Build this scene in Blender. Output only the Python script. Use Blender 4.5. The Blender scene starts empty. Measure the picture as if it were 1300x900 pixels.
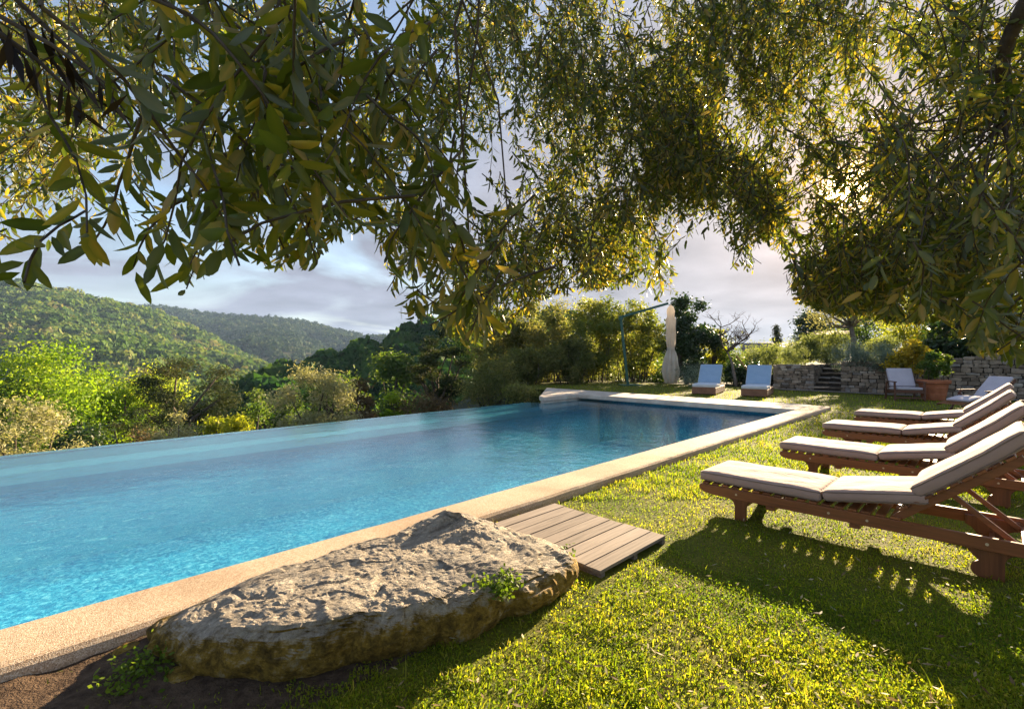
import bpy, bmesh, math, random
import numpy as np
from mathutils import Vector, Matrix, noise as mnoise

# ------------------------------------------------------------------ camera, sky, sun, exposure
SC = bpy.context.scene
COL = SC.collection
R = math.radians
F, CX, CY, H = 613.9, 650.0, 450.0, 1.5          # focal length in pixels of the 1300 px photograph, eye height
SQ = math.sqrt(0.5)

cam_d = bpy.data.cameras.new('camera')
cam = bpy.data.objects.new('camera', cam_d)
COL.objects.link(cam)
cam.location = (0, 0, H)
cam.rotation_euler = (R(90), 0, 0)
cam_d.lens, cam_d.sensor_width = 17.0, 36.0
cam_d.clip_start, cam_d.clip_end = 0.02, 12000
SC.camera = cam

SUN_AZ, SUN_EL = R(34.8), R(15.8)                 # to the right of straight ahead (+Y), above the horizon
SUN_DIR = Vector((math.sin(SUN_AZ) * math.cos(SUN_EL), math.cos(SUN_AZ) * math.cos(SUN_EL), math.sin(SUN_EL)))

world = bpy.data.worlds.new('World')
SC.world = world
world.use_nodes = True
wt = world.node_tree
for n in list(wt.nodes):
    wt.nodes.remove(n)


def wn(kind, **kw):
    n = wt.nodes.new(kind)
    for k, v in kw.items():
        setattr(n, k, v)
    return n


sky = wn('ShaderNodeTexSky')
sky.sky_type = 'NISHITA'
sky.sun_disc = False
sky.sun_elevation = SUN_EL
sky.sun_rotation = SUN_AZ
sky.air_density, sky.dust_density, sky.ozone_density = 1.0, 0.6, 1.5
out = wn('ShaderNodeOutputWorld')
bg = wn('ShaderNodeBackground')
bg.inputs[1].default_value = 0.06
geo = wn('ShaderNodeTexCoord')
sep = wn('ShaderNodeSeparateXYZ')
wt.links.new(geo.outputs['Generated'], sep.inputs[0])


def wmath(op, a, b=None, c=None):
    n = wn('ShaderNodeMath', operation=op)
    for i, v in enumerate((a, b, c)):
        if v is None:
            continue
        if isinstance(v, (int, float)):
            n.inputs[i].default_value = v
        else:
            wt.links.new(v, n.inputs[i])
    return n.outputs[0]


zz = wmath('ADD', wmath('MAXIMUM', sep.outputs[2], 0.0), 0.16)
comb = wn('ShaderNodeCombineXYZ')
wt.links.new(wmath('DIVIDE', sep.outputs[0], zz), comb.inputs[0])
wt.links.new(wmath('DIVIDE', sep.outputs[1], zz), comb.inputs[1])
nz = wn('ShaderNodeTexNoise')
nz.inputs['Scale'].default_value = 0.75
nz.inputs['Detail'].default_value = 7
nz.inputs['Roughness'].default_value = 0.52
nz.inputs['Distortion'].default_value = 0.6
wt.links.new(comb.outputs[0], nz.inputs['Vector'])
mr = wn('ShaderNodeMapRange')
mr.inputs[1].default_value, mr.inputs[2].default_value = 0.26, 0.54
wt.links.new(nz.outputs[0], mr.inputs[0])
# clouds thin out towards the zenith, where the blue shows
up = wn('ShaderNodeMapRange')
up.inputs[1].default_value, up.inputs[2].default_value = 0.18, 0.55
up.inputs[3].default_value, up.inputs[4].default_value = 1.0, 0.45
wt.links.new(sep.outputs[2], up.inputs[0])
cover0 = wmath('MULTIPLY', mr.outputs[0], up.outputs[0])
dot = wn('ShaderNodeVectorMath', operation='DOT_PRODUCT')
wt.links.new(geo.outputs['Generated'], dot.inputs[0])
dot.inputs[1].default_value = SUN_DIR
dpos = wmath('MAXIMUM', dot.outputs['Value'], 0.0)
near = wmath('POWER', dpos, 7.0)
cover = wmath('MINIMUM', wmath('ADD', cover0, wmath('MULTIPLY', near, 1.0)), 1.0)
core = wmath('POWER', dpos, 3500.0)
# cloud texture: lighter and darker banks, warmer and brighter around the sun
nz2 = wn('ShaderNodeTexNoise')
nz2.inputs['Scale'].default_value = 1.9
nz2.inputs['Detail'].default_value = 6
wt.links.new(comb.outputs[0], nz2.inputs['Vector'])
bank = wn('ShaderNodeMapRange')
bank.inputs[1].default_value, bank.inputs[2].default_value = 0.3, 0.7
bank.inputs[3].default_value, bank.inputs[4].default_value = 0.74, 1.25
wt.links.new(nz2.outputs[0], bank.inputs[0])
ccol = wn('ShaderNodeMix', data_type='RGBA')
ccol.inputs[6].default_value = (1.35, 1.46, 1.85, 1)
ccol.inputs[7].default_value = (2.6, 2.36, 2.34, 1)
wt.links.new(near, ccol.inputs[0])
csc = wn('ShaderNodeVectorMath', operation='SCALE')
wt.links.new(ccol.outputs[2], csc.inputs[0])
wt.links.new(bank.outputs[0], csc.inputs[3])
skymix = wn('ShaderNodeMix', data_type='RGBA')
wt.links.new(cover, skymix.inputs[0])
wt.links.new(sky.outputs[0], skymix.inputs[6])
wt.links.new(csc.outputs[0], skymix.inputs[7])
glow = wn('ShaderNodeVectorMath', operation='SCALE')
glow.inputs[0].default_value = (150, 95, 45)
wt.links.new(core, glow.inputs[3])
halo = wmath('POWER', dpos, 120.0)
glow2 = wn('ShaderNodeVectorMath', operation='SCALE')
glow2.inputs[0].default_value = (2.2, 1.2, .6)
wt.links.new(halo, glow2.inputs[3])
addh = wn('ShaderNodeVectorMath', operation='ADD')
wt.links.new(glow.outputs[0], addh.inputs[0])
wt.links.new(glow2.outputs[0], addh.inputs[1])
addg = wn('ShaderNodeVectorMath', operation='ADD')
wt.links.new(skymix.outputs[2], addg.inputs[0])
wt.links.new(addh.outputs[0], addg.inputs[1])
wt.links.new(addg.outputs[0], bg.inputs[0])
wt.links.new(bg.outputs[0], out.inputs[0])

sun_d = bpy.data.lights.new('sun', 'SUN')
sun_d.energy, sun_d.angle, sun_d.color = 5.0, R(0.53), (1.0, 0.78, 0.50)
sun = bpy.data.objects.new('sun', sun_d)
COL.objects.link(sun)
sun.rotation_euler = SUN_DIR.to_track_quat('Z', 'Y').to_euler()

SC.view_settings.view_transform = 'Standard'
SC.view_settings.look = 'None'
SC.view_settings.gamma = 1
SC.view_settings.exposure = 2.33
SC.cycles.max_bounces = 9
SC.cycles.transparent_max_bounces = 24
SC.cycles.transmission_bounces = 8
SC.cycles.sample_clamp_indirect = 4.0
SC.cycles.use_denoising = True

# ------------------------------------------------------------------ helpers
rng = np.random.default_rng(7)
random.seed(7)


def W(u, v, z=0.0):                                # the pool's own axes (u along it, v across it) to the world
    return ((u - v) * SQ, (u + v) * SQ, z)


def at(px, d, z=0.0):                              # where pixel column px of the photograph lies at distance d
    return ((px - CX) / F * d, d, z)


def zat(py, d):
    return H - (py - CY) / F * d


def project(P):
    return CX + F * P[:, 0] / np.maximum(P[:, 1], 1e-3), CY - F * (P[:, 2] - H) / np.maximum(P[:, 1], 1e-3)


def tag(o, label=None, cat=None, group=None, kind=None):
    if label: o['label'] = label
    if cat: o['category'] = cat
    if group: o['group'] = group
    if kind: o['kind'] = kind
    return o


def link(o, parent=None):
    COL.objects.link(o)
    if parent is not None:
        o.parent = parent
    return o


def empty(name, loc, rz=0.0, label=None, cat=None, group=None):
    o = link(bpy.data.objects.new(name, None))
    o.location = loc
    o.rotation_euler = (0, 0, rz)
    o.empty_display_size = 0.2
    return tag(o, label, cat, group)


def copy_tree(o, parent=None):
    c = o.copy()
    COL.objects.link(c)
    c.parent = parent
    for ch in list(o.children):
        copy_tree(ch, c)
    return c


def np_mesh(name, V, polys, mat, parent=None, attr=None, smooth=False, loc=None):
    """one mesh object from numpy arrays; polys is a list of (M,k) index arrays; attr a float per vertex"""
    me = bpy.data.meshes.new(name)
    V = np.asarray(V, np.float32)
    polys = [np.asarray(p, np.int32) for p in polys if len(p)]
    loops = np.concatenate([p.ravel() for p in polys])
    tot = np.concatenate([np.full(len(p), p.shape[1], np.int32) for p in polys])
    start = np.concatenate([[0], np.cumsum(tot)[:-1]]).astype(np.int32)
    me.vertices.add(len(V)); me.vertices.foreach_set('co', V.ravel())
    me.loops.add(len(loops)); me.loops.foreach_set('vertex_index', loops)
    me.polygons.add(len(tot)); me.polygons.foreach_set('loop_start', start); me.polygons.foreach_set('loop_total', tot)
    if smooth:
        me.polygons.foreach_set('use_smooth', np.ones(len(tot), bool))
    me.update(calc_edges=True)
    me.validate()
    if attr is not None:
        a = me.attributes.new('rnd', 'FLOAT', 'POINT')
        a.data.foreach_set('value', np.asarray(attr, np.float32))
    me.materials.append(mat)
    o = link(bpy.data.objects.new(name, me), parent)
    if loc is not None:
        o.location = loc
    return o


class MB:
    """collects simple shapes into one mesh"""
    def __init__(s):
        s.V, s.P, s.A, s.n = [], [], [], 0

    def add(s, V, polys, a=0.5):
        V = [tuple(v) for v in V]
        s.V += V
        s.A += [a] * len(V)
        s.P += [tuple(i + s.n for i in p) for p in polys]
        s.n += len(V)
        return s

    def box(s, c, size, rot=None, a=0.5):
        hx, hy, hz = (k / 2 for k in size)
        V = [Vector((x, y, z)) for x in (-hx, hx) for y in (-hy, hy) for z in (-hz, hz)]
        if rot is not None:
            V = [rot @ v for v in V]
        V = [v + Vector(c) for v in V]
        return s.add(V, [(0, 1, 3, 2), (4, 6, 7, 5), (0, 4, 5, 1), (2, 3, 7, 6), (0, 2, 6, 4), (1, 5, 7, 3)], a)

    def bar(s, p, q, w, t, upv=(0, 0, 1), a=0.5):
        """a straight bar from p to q, w wide (sideways) and t thick"""
        p, q = Vector(p), Vector(q)
        x = (q - p)
        L = x.length
        x.normalize()
        y = Vector(upv).cross(x).normalized()
        z = x.cross(y)
        M = Matrix((x, y, z)).transposed()
        return s.box((p + q) / 2, (L, w, t), M, a)

    def prism(s, poly, y0, y1, a=0.5):
        """polygon in XZ pushed along Y"""
        n = len(poly)
        V = [(x, y0, z) for x, z in poly] + [(x, y1, z) for x, z in poly]
        P = [tuple(range(n)), tuple(range(2 * n - 1, n - 1, -1))]
        P += [(i, i + n, (i + 1) % n + n, (i + 1) % n) for i in range(n)]
        return s.add(V, P, a)

    def tube(s, path, rad, sides=6, a=0.5, cap=True):
        path = [Vector(p) for p in path]
        if not isinstance(rad, (list, tuple)):
            rad = [rad] * len(path)
        V, P = [], []
        ref = Vector((0.13, 0.21, 0.97))
        for i, p in enumerate(path):
            t = (path[min(i + 1, len(path) - 1)] - path[max(i - 1, 0)])
            if t.length < 1e-9: t = Vector((0, 0, 1))
            t.normalize()
            x = t.cross(ref)
            if x.length < 0.05: x = t.cross(Vector((1, 0, 0)))
            x.normalize()
            y = t.cross(x)
            for k in range(sides):
                an = 2 * math.pi * k / sides
                V.append(p + (x * math.cos(an) + y * math.sin(an)) * rad[i])
        for i in range(len(path) - 1):
            for k in range(sides):
                b, c = i * sides, (i + 1) * sides
                P.append((b + k, b + (k + 1) % sides, c + (k + 1) % sides, c + k))
        if cap:
            P.append(tuple(range(sides - 1, -1, -1)))
            P.append(tuple(range(len(V) - sides, len(V))))
        return s.add(V, P, a)

    def lathe(s, prof, n=24, c=(0, 0, 0), wob=None, a=0.5):
        V, P = [], []
        for j, (r, z) in enumerate(prof):
            for k in range(n):
                an = 2 * math.pi * k / n
                rr = r * (wob(an, z, j) if wob else 1.0)
                V.append((c[0] + rr * math.cos(an), c[1] + rr * math.sin(an), c[2] + z))
        for j in range(len(prof) - 1):
            for k in range(n):
                P.append((j * n + k, j * n + (k + 1) % n, (j + 1) * n + (k + 1) % n, (j + 1) * n + k))
        P.append(tuple(range(n - 1, -1, -1)))
        P.append(tuple(range((len(prof) - 1) * n, len(prof) * n)))
        return s.add(V, P, a)

    def build(s, name, mat, parent=None, smooth=False, bevel=0.0, loc=None):
        me = bpy.data.meshes.new(name)
        me.from_pydata(s.V, [], s.P)
        me.validate()
        if smooth:
            me.polygons.foreach_set('use_smooth', [True] * len(me.polygons))
        at_ = me.attributes.new('rnd', 'FLOAT', 'POINT')
        at_.data.foreach_set('value', s.A)
        me.materials.append(mat)
        me.update()
        o = link(bpy.data.objects.new(name, me), parent)
        if loc is not None:
            o.location = loc
        if bevel:
            b = o.modifiers.new('soft_edges', 'BEVEL')
            b.width, b.segments, b.limit_method, b.angle_limit = bevel, 2, 'ANGLE', R(40)
        return o


# ------------------------------------------------------------------ materials
class NT:
    def __init__(s, name):
        s.m = bpy.data.materials.new(name)
        s.m.use_nodes = True
        s.t = s.m.node_tree
        for n in list(s.t.nodes):
            s.t.nodes.remove(n)
        s.out = s.t.nodes.new('ShaderNodeOutputMaterial')
        s.co = s.t.nodes.new('ShaderNodeTexCoord').outputs['Object']

    def n(s, kind, **kw):
        x = s.t.nodes.new(kind)
        for k, v in kw.items():
            setattr(x, k, v)
        return x

    def l(s, a, b):
        s.t.links.new(a, b)

    def noise(s, scale, detail=5, rough=0.55, vec=None, dist=0.0):
        x = s.n('ShaderNodeTexNoise')
        x.inputs['Scale'].default_value = scale
        x.inputs['Detail'].default_value = detail
        x.inputs['Roughness'].default_value = rough
        x.inputs['Distortion'].default_value = dist
        s.l(vec if vec is not None else s.co, x.inputs['Vector'])
        return x.outputs[0]

    def ramp(s, fac, stops, interp='LINEAR'):
        x = s.n('ShaderNodeValToRGB')
        e = x.color_ramp
        e.interpolation = interp
        while len(e.elements) < len(stops):
            e.elements.new(0.5)
        for i, (p, c) in enumerate(stops):
            e.elements[i].position = p
            e.elements[i].color = (*c, 1) if len(c) == 3 else c
        s.l(fac, x.inputs[0])
        return x.outputs[0]

    def rgb(s, c):
        x = s.n('ShaderNodeRGB')
        x.outputs[0].default_value = (*c, 1)
        return x.outputs[0]

    def mix(s, fac, a, b, mode='MIX'):
        x = s.n('ShaderNodeMix', data_type='RGBA', blend_type=mode)
        if isinstance(fac, (int, float)): x.inputs[0].default_value = fac
        else: s.l(fac, x.inputs[0])
        for i, v in ((6, a), (7, b)):
            if isinstance(v, tuple): x.inputs[i].default_value = (*v, 1)
            else: s.l(v, x.inputs[i])
        return x.outputs[2]

    def math(s, op, a, b=None):
        x = s.n('ShaderNodeMath', operation=op)
        for i, v in enumerate((a, b)):
            if v is None: continue
            if isinstance(v, (int, float)): x.inputs[i].default_value = v
            else: s.l(v, x.inputs[i])
        return x.outputs[0]

    def attr(s, name='rnd'):
        return s.n('ShaderNodeAttribute', attribute_name=name).outputs['Fac']

    def scaled(s, sc):
        x = s.n('ShaderNodeMapping')
        x.inputs['Scale'].default_value = sc
        s.l(s.co, x.inputs[0])
        return x.outputs[0]

    def bump(s, h, strength=0.5, dist=0.01):
        x = s.n('ShaderNodeBump')
        x.inputs['Strength'].default_value = strength
        x.inputs['Distance'].default_value = dist
        s.l(h, x.inputs['Height'])
        return x.outputs[0]

    def principled(s, col, rough=0.7, normal=None, spec=0.3, metal=0.0, sheen=0.0):
        b = s.n('ShaderNodeBsdfPrincipled')
        if isinstance(col, tuple): b.inputs['Base Color'].default_value = (*col, 1)
        else: s.l(col, b.inputs['Base Color'])
        if isinstance(rough, (int, float)): b.inputs['Roughness'].default_value = rough
        else: s.l(rough, b.inputs['Roughness'])
        b.inputs['Specular IOR Level'].default_value = spec
        b.inputs['Metallic'].default_value = metal
        b.inputs['Sheen Weight'].default_value = sheen
        if normal is not None: s.l(normal, b.inputs['Normal'])
        return b.outputs[0]

    def done(s, sh):
        s.l(sh, s.out.inputs['Surface'])
        return s.m


def mat_rough(name, c1, c2, scale=20, rough=0.8, bump=0.3, bdist=0.01, spec=0.2, detail=6, fine=None):
    t = NT(name)
    f = t.noise(scale, detail, 0.6)
    c = t.ramp(f, [(0.3, c1), (0.7, c2)])
    h = f
    if fine:
        g = t.noise(fine, 3, 0.6)
        h = t.math('ADD', f, g)
    return t.done(t.principled(c, rough, t.bump(h, bump, bdist), spec))


def mat_leaf(name, stops, transl=0.4, rough=0.5, spec=0.25, tcol=(1.0, 1.0, 0.55), tgain=1.6):
    t = NT(name)
    c = t.ramp(t.attr(), stops)
    p = t.principled(c, rough, None, spec)
    tr = t.n('ShaderNodeBsdfTranslucent')
    t.l(t.mix(1.0, c, tuple(k * tgain for k in tcol), 'MULTIPLY'), tr.inputs[0])
    ms = t.n('ShaderNodeMixShader')
    ms.inputs[0].default_value = transl
    t.l(p, ms.inputs[1]); t.l(tr.outputs[0], ms.inputs[2])
    return t.done(ms.outputs[0])


def mat_wood(name, dark, light, along='X', rough=0.45, spec=0.4, scale=1.0):
    t = NT(name)
    k = {'X': (1.2, 22, 22), 'Y': (22, 1.2, 22), 'Z': (22, 22, 1.2)}[along]
    f = t.noise(1.6 * scale, 6, 0.6, t.scaled(k), 0.4)
    v = t.noise(2.5, 3)
    a = t.math('ADD', t.math('MULTIPLY', f, 0.6), t.math('MULTIPLY', t.attr(), 0.4))
    c = t.ramp(a, [(0.28, dark), (0.72, light)])
    return t.done(t.principled(c, rough, t.bump(f, 0.25, 0.004), spec))

# ------------------------------------------------------------------ the setting: terrain, hills, lawn, pool
def fbm(x, y, z=0.0, o=4):
    return mnoise.fractal(Vector((x, y, z)), 1.0, 2.0, o)


def terrain_z(x, y):
    u, v = (x + y) * SQ, (y - x) * SQ
    s = max(0.0, v - 12.0 - max(0.0, u - 12.0) * 1.0)
    s = max(s, max(0.0, -u - 7) * (1 if v > -4 else 0.3))
    z = -0.16 - 17 * (1 - math.exp(-s / 30.0))
    if 2.6 < v < 13.2 and -3 < u < 15.0:
        z = -3.2
    if 15.0 <= u < 24 or (v <= 2.6):
        z = min(z, -0.25)
    return z


M_soil = mat_rough('hillside_soil', (0.018, 0.026, 0.009), (0.04, 0.045, 0.018), 0.8, 0.95, 0.4, 0.05)
n = 190
t = np.linspace(-1, 1, n)
ax = np.sinh(t * 6.6) / math.sinh(6.6) * 2400
V = np.array([(x, y + 6, terrain_z(x, y + 6) + (0.12 * fbm(x * .2, y * .2) if abs(x) + abs(y) > 30 else 0)) for y in ax for x in ax])
I = np.arange(n * n).reshape(n, n)
Q = np.stack([I[:-1, :-1], I[:-1, 1:], I[1:, 1:], I[1:, :-1]], -1).reshape(-1, 4)
tag(np_mesh('terrain', V, [Q], M_soil, smooth=True), kind='structure')


# ---- wooded hills: a ridge line per hill, ground from foot to ridge, tree crowns scattered over it
def crown_template(seed, nq=70, flat=0.75):
    """a far tree crown of ragged leaf clumps on an egg-shaped shell, radius 1"""
    r = np.random.default_rng(seed)
    d = r.normal(size=(nq, 3)); d[:, 2] = np.abs(d[:, 2]) * 1.0 - 0.25
    d /= np.linalg.norm(d, axis=1)[:, None]
    c = d * (0.62 + 0.42 * r.random((nq, 1))) * np.array([1, 1, flat])
    nrm = d + 0.45 * r.normal(size=(nq, 3))
    nrm /= np.linalg.norm(nrm, axis=1)[:, None]
    a = np.cross(nrm, r.normal(size=(nq, 3))); a /= np.linalg.norm(a, axis=1)[:, None]
    b = np.cross(nrm, a)
    s = (0.20 + 0.16 * r.random((nq, 1)))
    V = np.stack([c - a * s, c - b * s * .7, c + a * s, c + b * s * .7], 1).reshape(-1, 3)
    return V, np.repeat(r.random(nq), 4)


def forest(name, pts, sizes, mat, nq, seed, flat=0.8):
    r = np.random.default_rng(seed)
    T = [crown_template(seed + k, nq, flat) for k in range(5)]
    Vs, As = [], []
    for k in range(5):
        sel = np.arange(len(pts)) % 5 == k
        p, sz = pts[sel], sizes[sel]
        an = r.random(len(p)) * 6.283
        ca, sa = np.cos(an)[:, None], np.sin(an)[:, None]
        tv, ta = T[k]
        X = (tv[None, :, 0] * ca - tv[None, :, 1] * sa) * sz[:, None]
        Y = (tv[None, :, 0] * sa + tv[None, :, 1] * ca) * sz[:, None]
        Z = tv[None, :, 2] * sz[:, None] * (0.9 + 0.5 * r.random((len(p), 1)))
        P = np.stack([X, Y, Z], -1) + p[:, None, :]
        tone = r.random((len(p), 1)) * 0.7 + 0.3 * ta[None, :]
        big = np.array([fbm(q[0] * .012, q[1] * .012, 3.1, 3) for q in p])[:, None] * .25
        Vs.append(P.reshape(-1, 3)); As.append(np.clip(tone + big, 0, 1).ravel())
    V, A = np.concatenate(Vs), np.concatenate(As)
    return tag(np_mesh(name, V, [np.arange(len(V)).reshape(-1, 4)], mat, attr=A), kind='stuff')


def hill(name, ridge, D0, z0, D1, nx, ny, mat, rough=0.03, back=1.6):
    """ridge: (px, py, distance) of the skyline; returns a sampler of points on the slope"""
    rp = np.array(ridge, float)
    px = np.linspace(rp[0, 0], rp[-1, 0], nx)
    py = np.interp(px, rp[:, 0], rp[:, 1])
    dd = np.interp(px, rp[:, 0], rp[:, 2])

    def pt(i, s):                                  # s: 0 foot .. 1 ridge .. beyond: the far side
        r = (px[i] - CX) / F
        zr = H + (CY - py[i]) / F * dd[i]
        if s <= 1:
            d = D0 + (dd[i] - D0) * s
            z = z0 + (zr - z0) * (0.25 * s + 0.75 * s ** 1.35)
        else:
            d = dd[i] * (1 + (s - 1) * (back - 1))
            z = zr - (s - 1) * (zr - z0) * 0.8
        x, y = r * d, d
        k = min(1.0, abs(1 - s) * 3 + 0.12) * min(1, s * 4)
        z += rough * dd[i] * k * fbm(x / dd[i] * 7, y / dd[i] * 7, 1.7, 5)
        return x, y, z
    ss = np.concatenate([np.linspace(0, 1, ny), np.linspace(1, 2, 5)[1:]])
    V = np.array([pt(i, s) for s in ss for i in range(nx)])
    I = np.arange(len(V)).reshape(len(ss), nx)
    Q = np.stack([I[:-1, :-1], I[:-1, 1:], I[1:, 1:], I[1:, :-1]], -1).reshape(-1, 4)
    tag(np_mesh(name, V, [Q], mat, smooth=True), kind='structure')
    G = V.reshape(len(ss), nx, 3)

    def sample(count, seed, smin=0.15):
        r = np.random.default_rng(seed)
        a = r.random(count) * (nx - 1.001)
        b = (smin + (1.04 - smin) * r.random(count) ** 0.75) * (ny - 1)
        i, j = a.astype(int), b.astype(int)
        f, g = (a - i)[:, None], (b - j)[:, None]
        return (G[j, i] * (1 - f) * (1 - g) + G[j, i + 1] * f * (1 - g) + G[j + 1, i] * (1 - f) * g + G[j + 1, i + 1] * f * g)
    return sample


M_forest = mat_leaf('far_forest_leaves', [(0.0, (0.03, 0.065, 0.02)), (0.45, (0.07, 0.13, 0.03)), (0.8, (0.15, 0.19, 0.04)), (1.0, (0.2, 0.18, 0.08))], 0.3, 0.8, 0.1)
M_forest_dark = mat_leaf('far_ridge_leaves', [(0.0, (0.012, 0.034, 0.018)), (0.6, (0.03, 0.065, 0.028)), (1.0, (0.09, 0.11, 0.045))], 0.15, 0.8, 0.1)
smp = hill('hill', [(-420, 330, 520), (-120, 345, 560), (0, 358, 600), (40, 360, 610), (75, 369, 620), (110, 378, 640), (150, 386, 660), (200, 398, 690), (235, 412, 710), (280, 434, 730), (320, 456, 740), (360, 482, 750), (420, 512, 760)],
           230, -24, 600, 120, 60, M_soil, 0.022)
P = smp(7500, 11, 0.02)
forest('hillside_forest', P, 3.4 + 4.4 * rng.random(len(P)) ** 1.6, M_forest, 60, 20)
smp = hill('hill', [(60, 400, 1150), (150, 391, 1180), (185, 390, 1200), (240, 394, 1230), (280, 399, 1240), (330, 402, 1260), (365, 404, 1270), (400, 412, 1290), (440, 422, 1300), (500, 432, 1300), (600, 440, 1300), (760, 446, 1300)],
           620, -20, 1200, 120, 50, M_soil, 0.024)
P = smp(8000, 12, 0.02)
forest('ridge_forest', P, 5.0 + 5.2 * rng.random(len(P)) ** 1.5, M_forest_dark, 40, 30)
smp = hill('hill', [(300, 520, 92), (330, 496, 95), (370, 482, 100), (410, 470, 110), (450, 456, 118), (480, 443, 124), (520, 428, 130), (560, 417, 134), (620, 408, 138), (700, 408, 140), (820, 430, 145)],
           46, -12, 130, 50, 26, M_soil, 0.02)
P = smp(420, 13, 0.05)
M_wood_green = mat_leaf('slope_woodland_leaves', [(0.0, (0.016, 0.05, 0.014)), (0.5, (0.04, 0.10, 0.02)), (1.0, (0.12, 0.18, 0.03))], 0.3, 0.75, 0.15)
forest('slope_woodland', P + np.array([0, 0, .6]), 1.5 + 2.3 * rng.random(len(P)), M_wood_green, 520, 40, 0.95)

# trees filling the valley floor between the pool and the hills
r_ = np.random.default_rng(14)
dv = 55 + 190 * r_.random(420) ** .7
pv = r_.uniform(-260, 520, 420)
P = np.array([(*at(a, b_)[:2], terrain_z(*at(a, b_)[:2]) + 1.0) for a, b_ in zip(pv, dv)])
forest('valley_woodland', P, 2.4 + 2.6 * r_.random(len(P)), M_forest, 260, 50, 0.95)

# ---- lawn
t_ = NT('lawn_turf')
f1 = t_.noise(1.3, 4); f2 = t_.noise(45, 5)
c_ = t_.mix(t_.ramp(f1, [(0.35, (0, 0, 0)), (0.65, (1, 1, 1))]), t_.ramp(f2, [(0.3, (0.05, 0.06, 0.008)), (0.7, (0.13, 0.15, 0.015))]), t_.ramp(f2, [(0.3, (0.07, 0.07, 0.010)), (0.7, (0.19, 0.17, 0.02))]))
M_lawn = t_.done(t_.principled(c_, 0.9, t_.bump(f2, 0.6, 0.02), 0.1))
M_dirt = mat_rough('bare_dirt', (0.05, 0.032, 0.022), (0.15, 0.10, 0.065), 22, 0.95, 0.9, 0.03, 0.1, 8, 90)


def lawn_z(u, v):
    return 0.012 * fbm(u * .9, v * .9, 5, 3)


def uv_sheet(u0, u1, v0, v1, nu, nv, zf):
    us, vs = np.linspace(u0, u1, nu), np.linspace(v0, v1, nv)
    V = np.array([W(u, v, zf(u, v)) for v in vs for u in us])
    I = np.arange(len(V)).reshape(nv, nu)
    return V, np.stack([I[:-1, :-1], I[:-1, 1:], I[1:, 1:], I[1:, :-1]], -1).reshape(-1, 4)


V1, Q1 = uv_sheet(-8, 23.3, -18, 3.16, 130, 90, lawn_z)
V2, Q2 = uv_sheet(15.42, 23.3, 3.16, 17, 40, 60, lawn_z)
tag(np_mesh('lawn', np.concatenate([V1, V2]), [Q1, Q2 + len(V1)], M_lawn, smooth=True), kind='structure')


def dirt_edge(u):                                   # inner edge of the bare strip beside the coping
    if u < 0.2: return 2.25
    if u < 0.9: return 2.25 + (u - 0.2) * 0.1
    return 2.3


V1, Q1 = uv_sheet(-1.2, 2.62, 1.85, 3.14, 60, 24, lambda u, v: lawn_z(u, v) + 0.004 + 0.05 * max(0, min(1, (v - 2.3) / .4)) * (0.5 + fbm(u * 6, v * 6, 9, 4) * .5) - 0.02 * (1 - min(1, max(0, (v - 1.85) / .25))))
tag(np_mesh('dirt', V1, [Q1], M_dirt, smooth=True), kind='structure')
# a strip of trodden gravel along the foot of the garden wall
M_gravel = mat_rough('wall_foot_gravel', (0.16, 0.13, 0.10), (0.34, 0.29, 0.24), 30, 0.95, 0.7, 0.02, 0.1, 6, 160)
V1, Q1 = uv_sheet(22.25, 23.3, -8, 6.5, 6, 40, lambda u, v: lawn_z(u, v) + 0.03)
tag(np_mesh('path', V1, [Q1], M_gravel, smooth=True), kind='structure')

# ---- the pool
WZ = -0.10                                          # water level
VE = 11.0                                           # the infinity edge
t_ = NT('pool_mosaic_painted_ripples')  # blue mosaic tones, with ripple light painted in as warped pale and dark cells
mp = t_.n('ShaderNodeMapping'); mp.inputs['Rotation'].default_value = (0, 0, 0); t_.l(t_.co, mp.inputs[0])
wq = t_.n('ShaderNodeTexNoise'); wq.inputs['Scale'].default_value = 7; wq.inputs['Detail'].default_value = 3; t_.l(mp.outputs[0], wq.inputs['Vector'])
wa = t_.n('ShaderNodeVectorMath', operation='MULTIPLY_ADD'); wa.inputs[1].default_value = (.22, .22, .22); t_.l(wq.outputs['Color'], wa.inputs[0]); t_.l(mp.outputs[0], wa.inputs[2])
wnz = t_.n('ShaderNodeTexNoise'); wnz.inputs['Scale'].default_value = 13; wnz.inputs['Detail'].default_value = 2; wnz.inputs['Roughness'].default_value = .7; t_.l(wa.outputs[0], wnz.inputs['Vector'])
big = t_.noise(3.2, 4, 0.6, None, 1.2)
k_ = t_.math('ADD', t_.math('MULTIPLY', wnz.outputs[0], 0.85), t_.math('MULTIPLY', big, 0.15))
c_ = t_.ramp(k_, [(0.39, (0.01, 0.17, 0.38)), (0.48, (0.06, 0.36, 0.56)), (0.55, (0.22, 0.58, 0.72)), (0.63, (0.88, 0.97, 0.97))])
M_mosaic_ripples = t_.done(t_.principled(c_, 0.5, None, 0.2))
M_ledge = mat_rough('pool_ledge_plaster', (0.17, 0.33, 0.42), (0.25, 0.42, 0.50), 6, 0.6, 0.1)
U0, U1, V0 = -0.85, 15.0, 3.6
b = MB()
b.box(((U0 + U1) / 2, (V0 + 9.55) / 2, -1.55), (U1 - U0, 9.55 - V0, 0.1))                  # floor
b.box(((U0 + U1) / 2, V0 - 0.04, -0.80), (U1 - U0, 0.08, 1.6))                               # lawn side
b.box((U1 + 0.04, (V0 + 10.4) / 2, -0.80), (0.08, 10.4 - V0, 1.6))                           # far end
b.box((U0 - 0.04, (V0 + VE) / 2, -0.82), (0.08, VE - V0, 1.4))                               # near end
o = b.build('pool_basin', M_mosaic_ripples)
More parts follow.
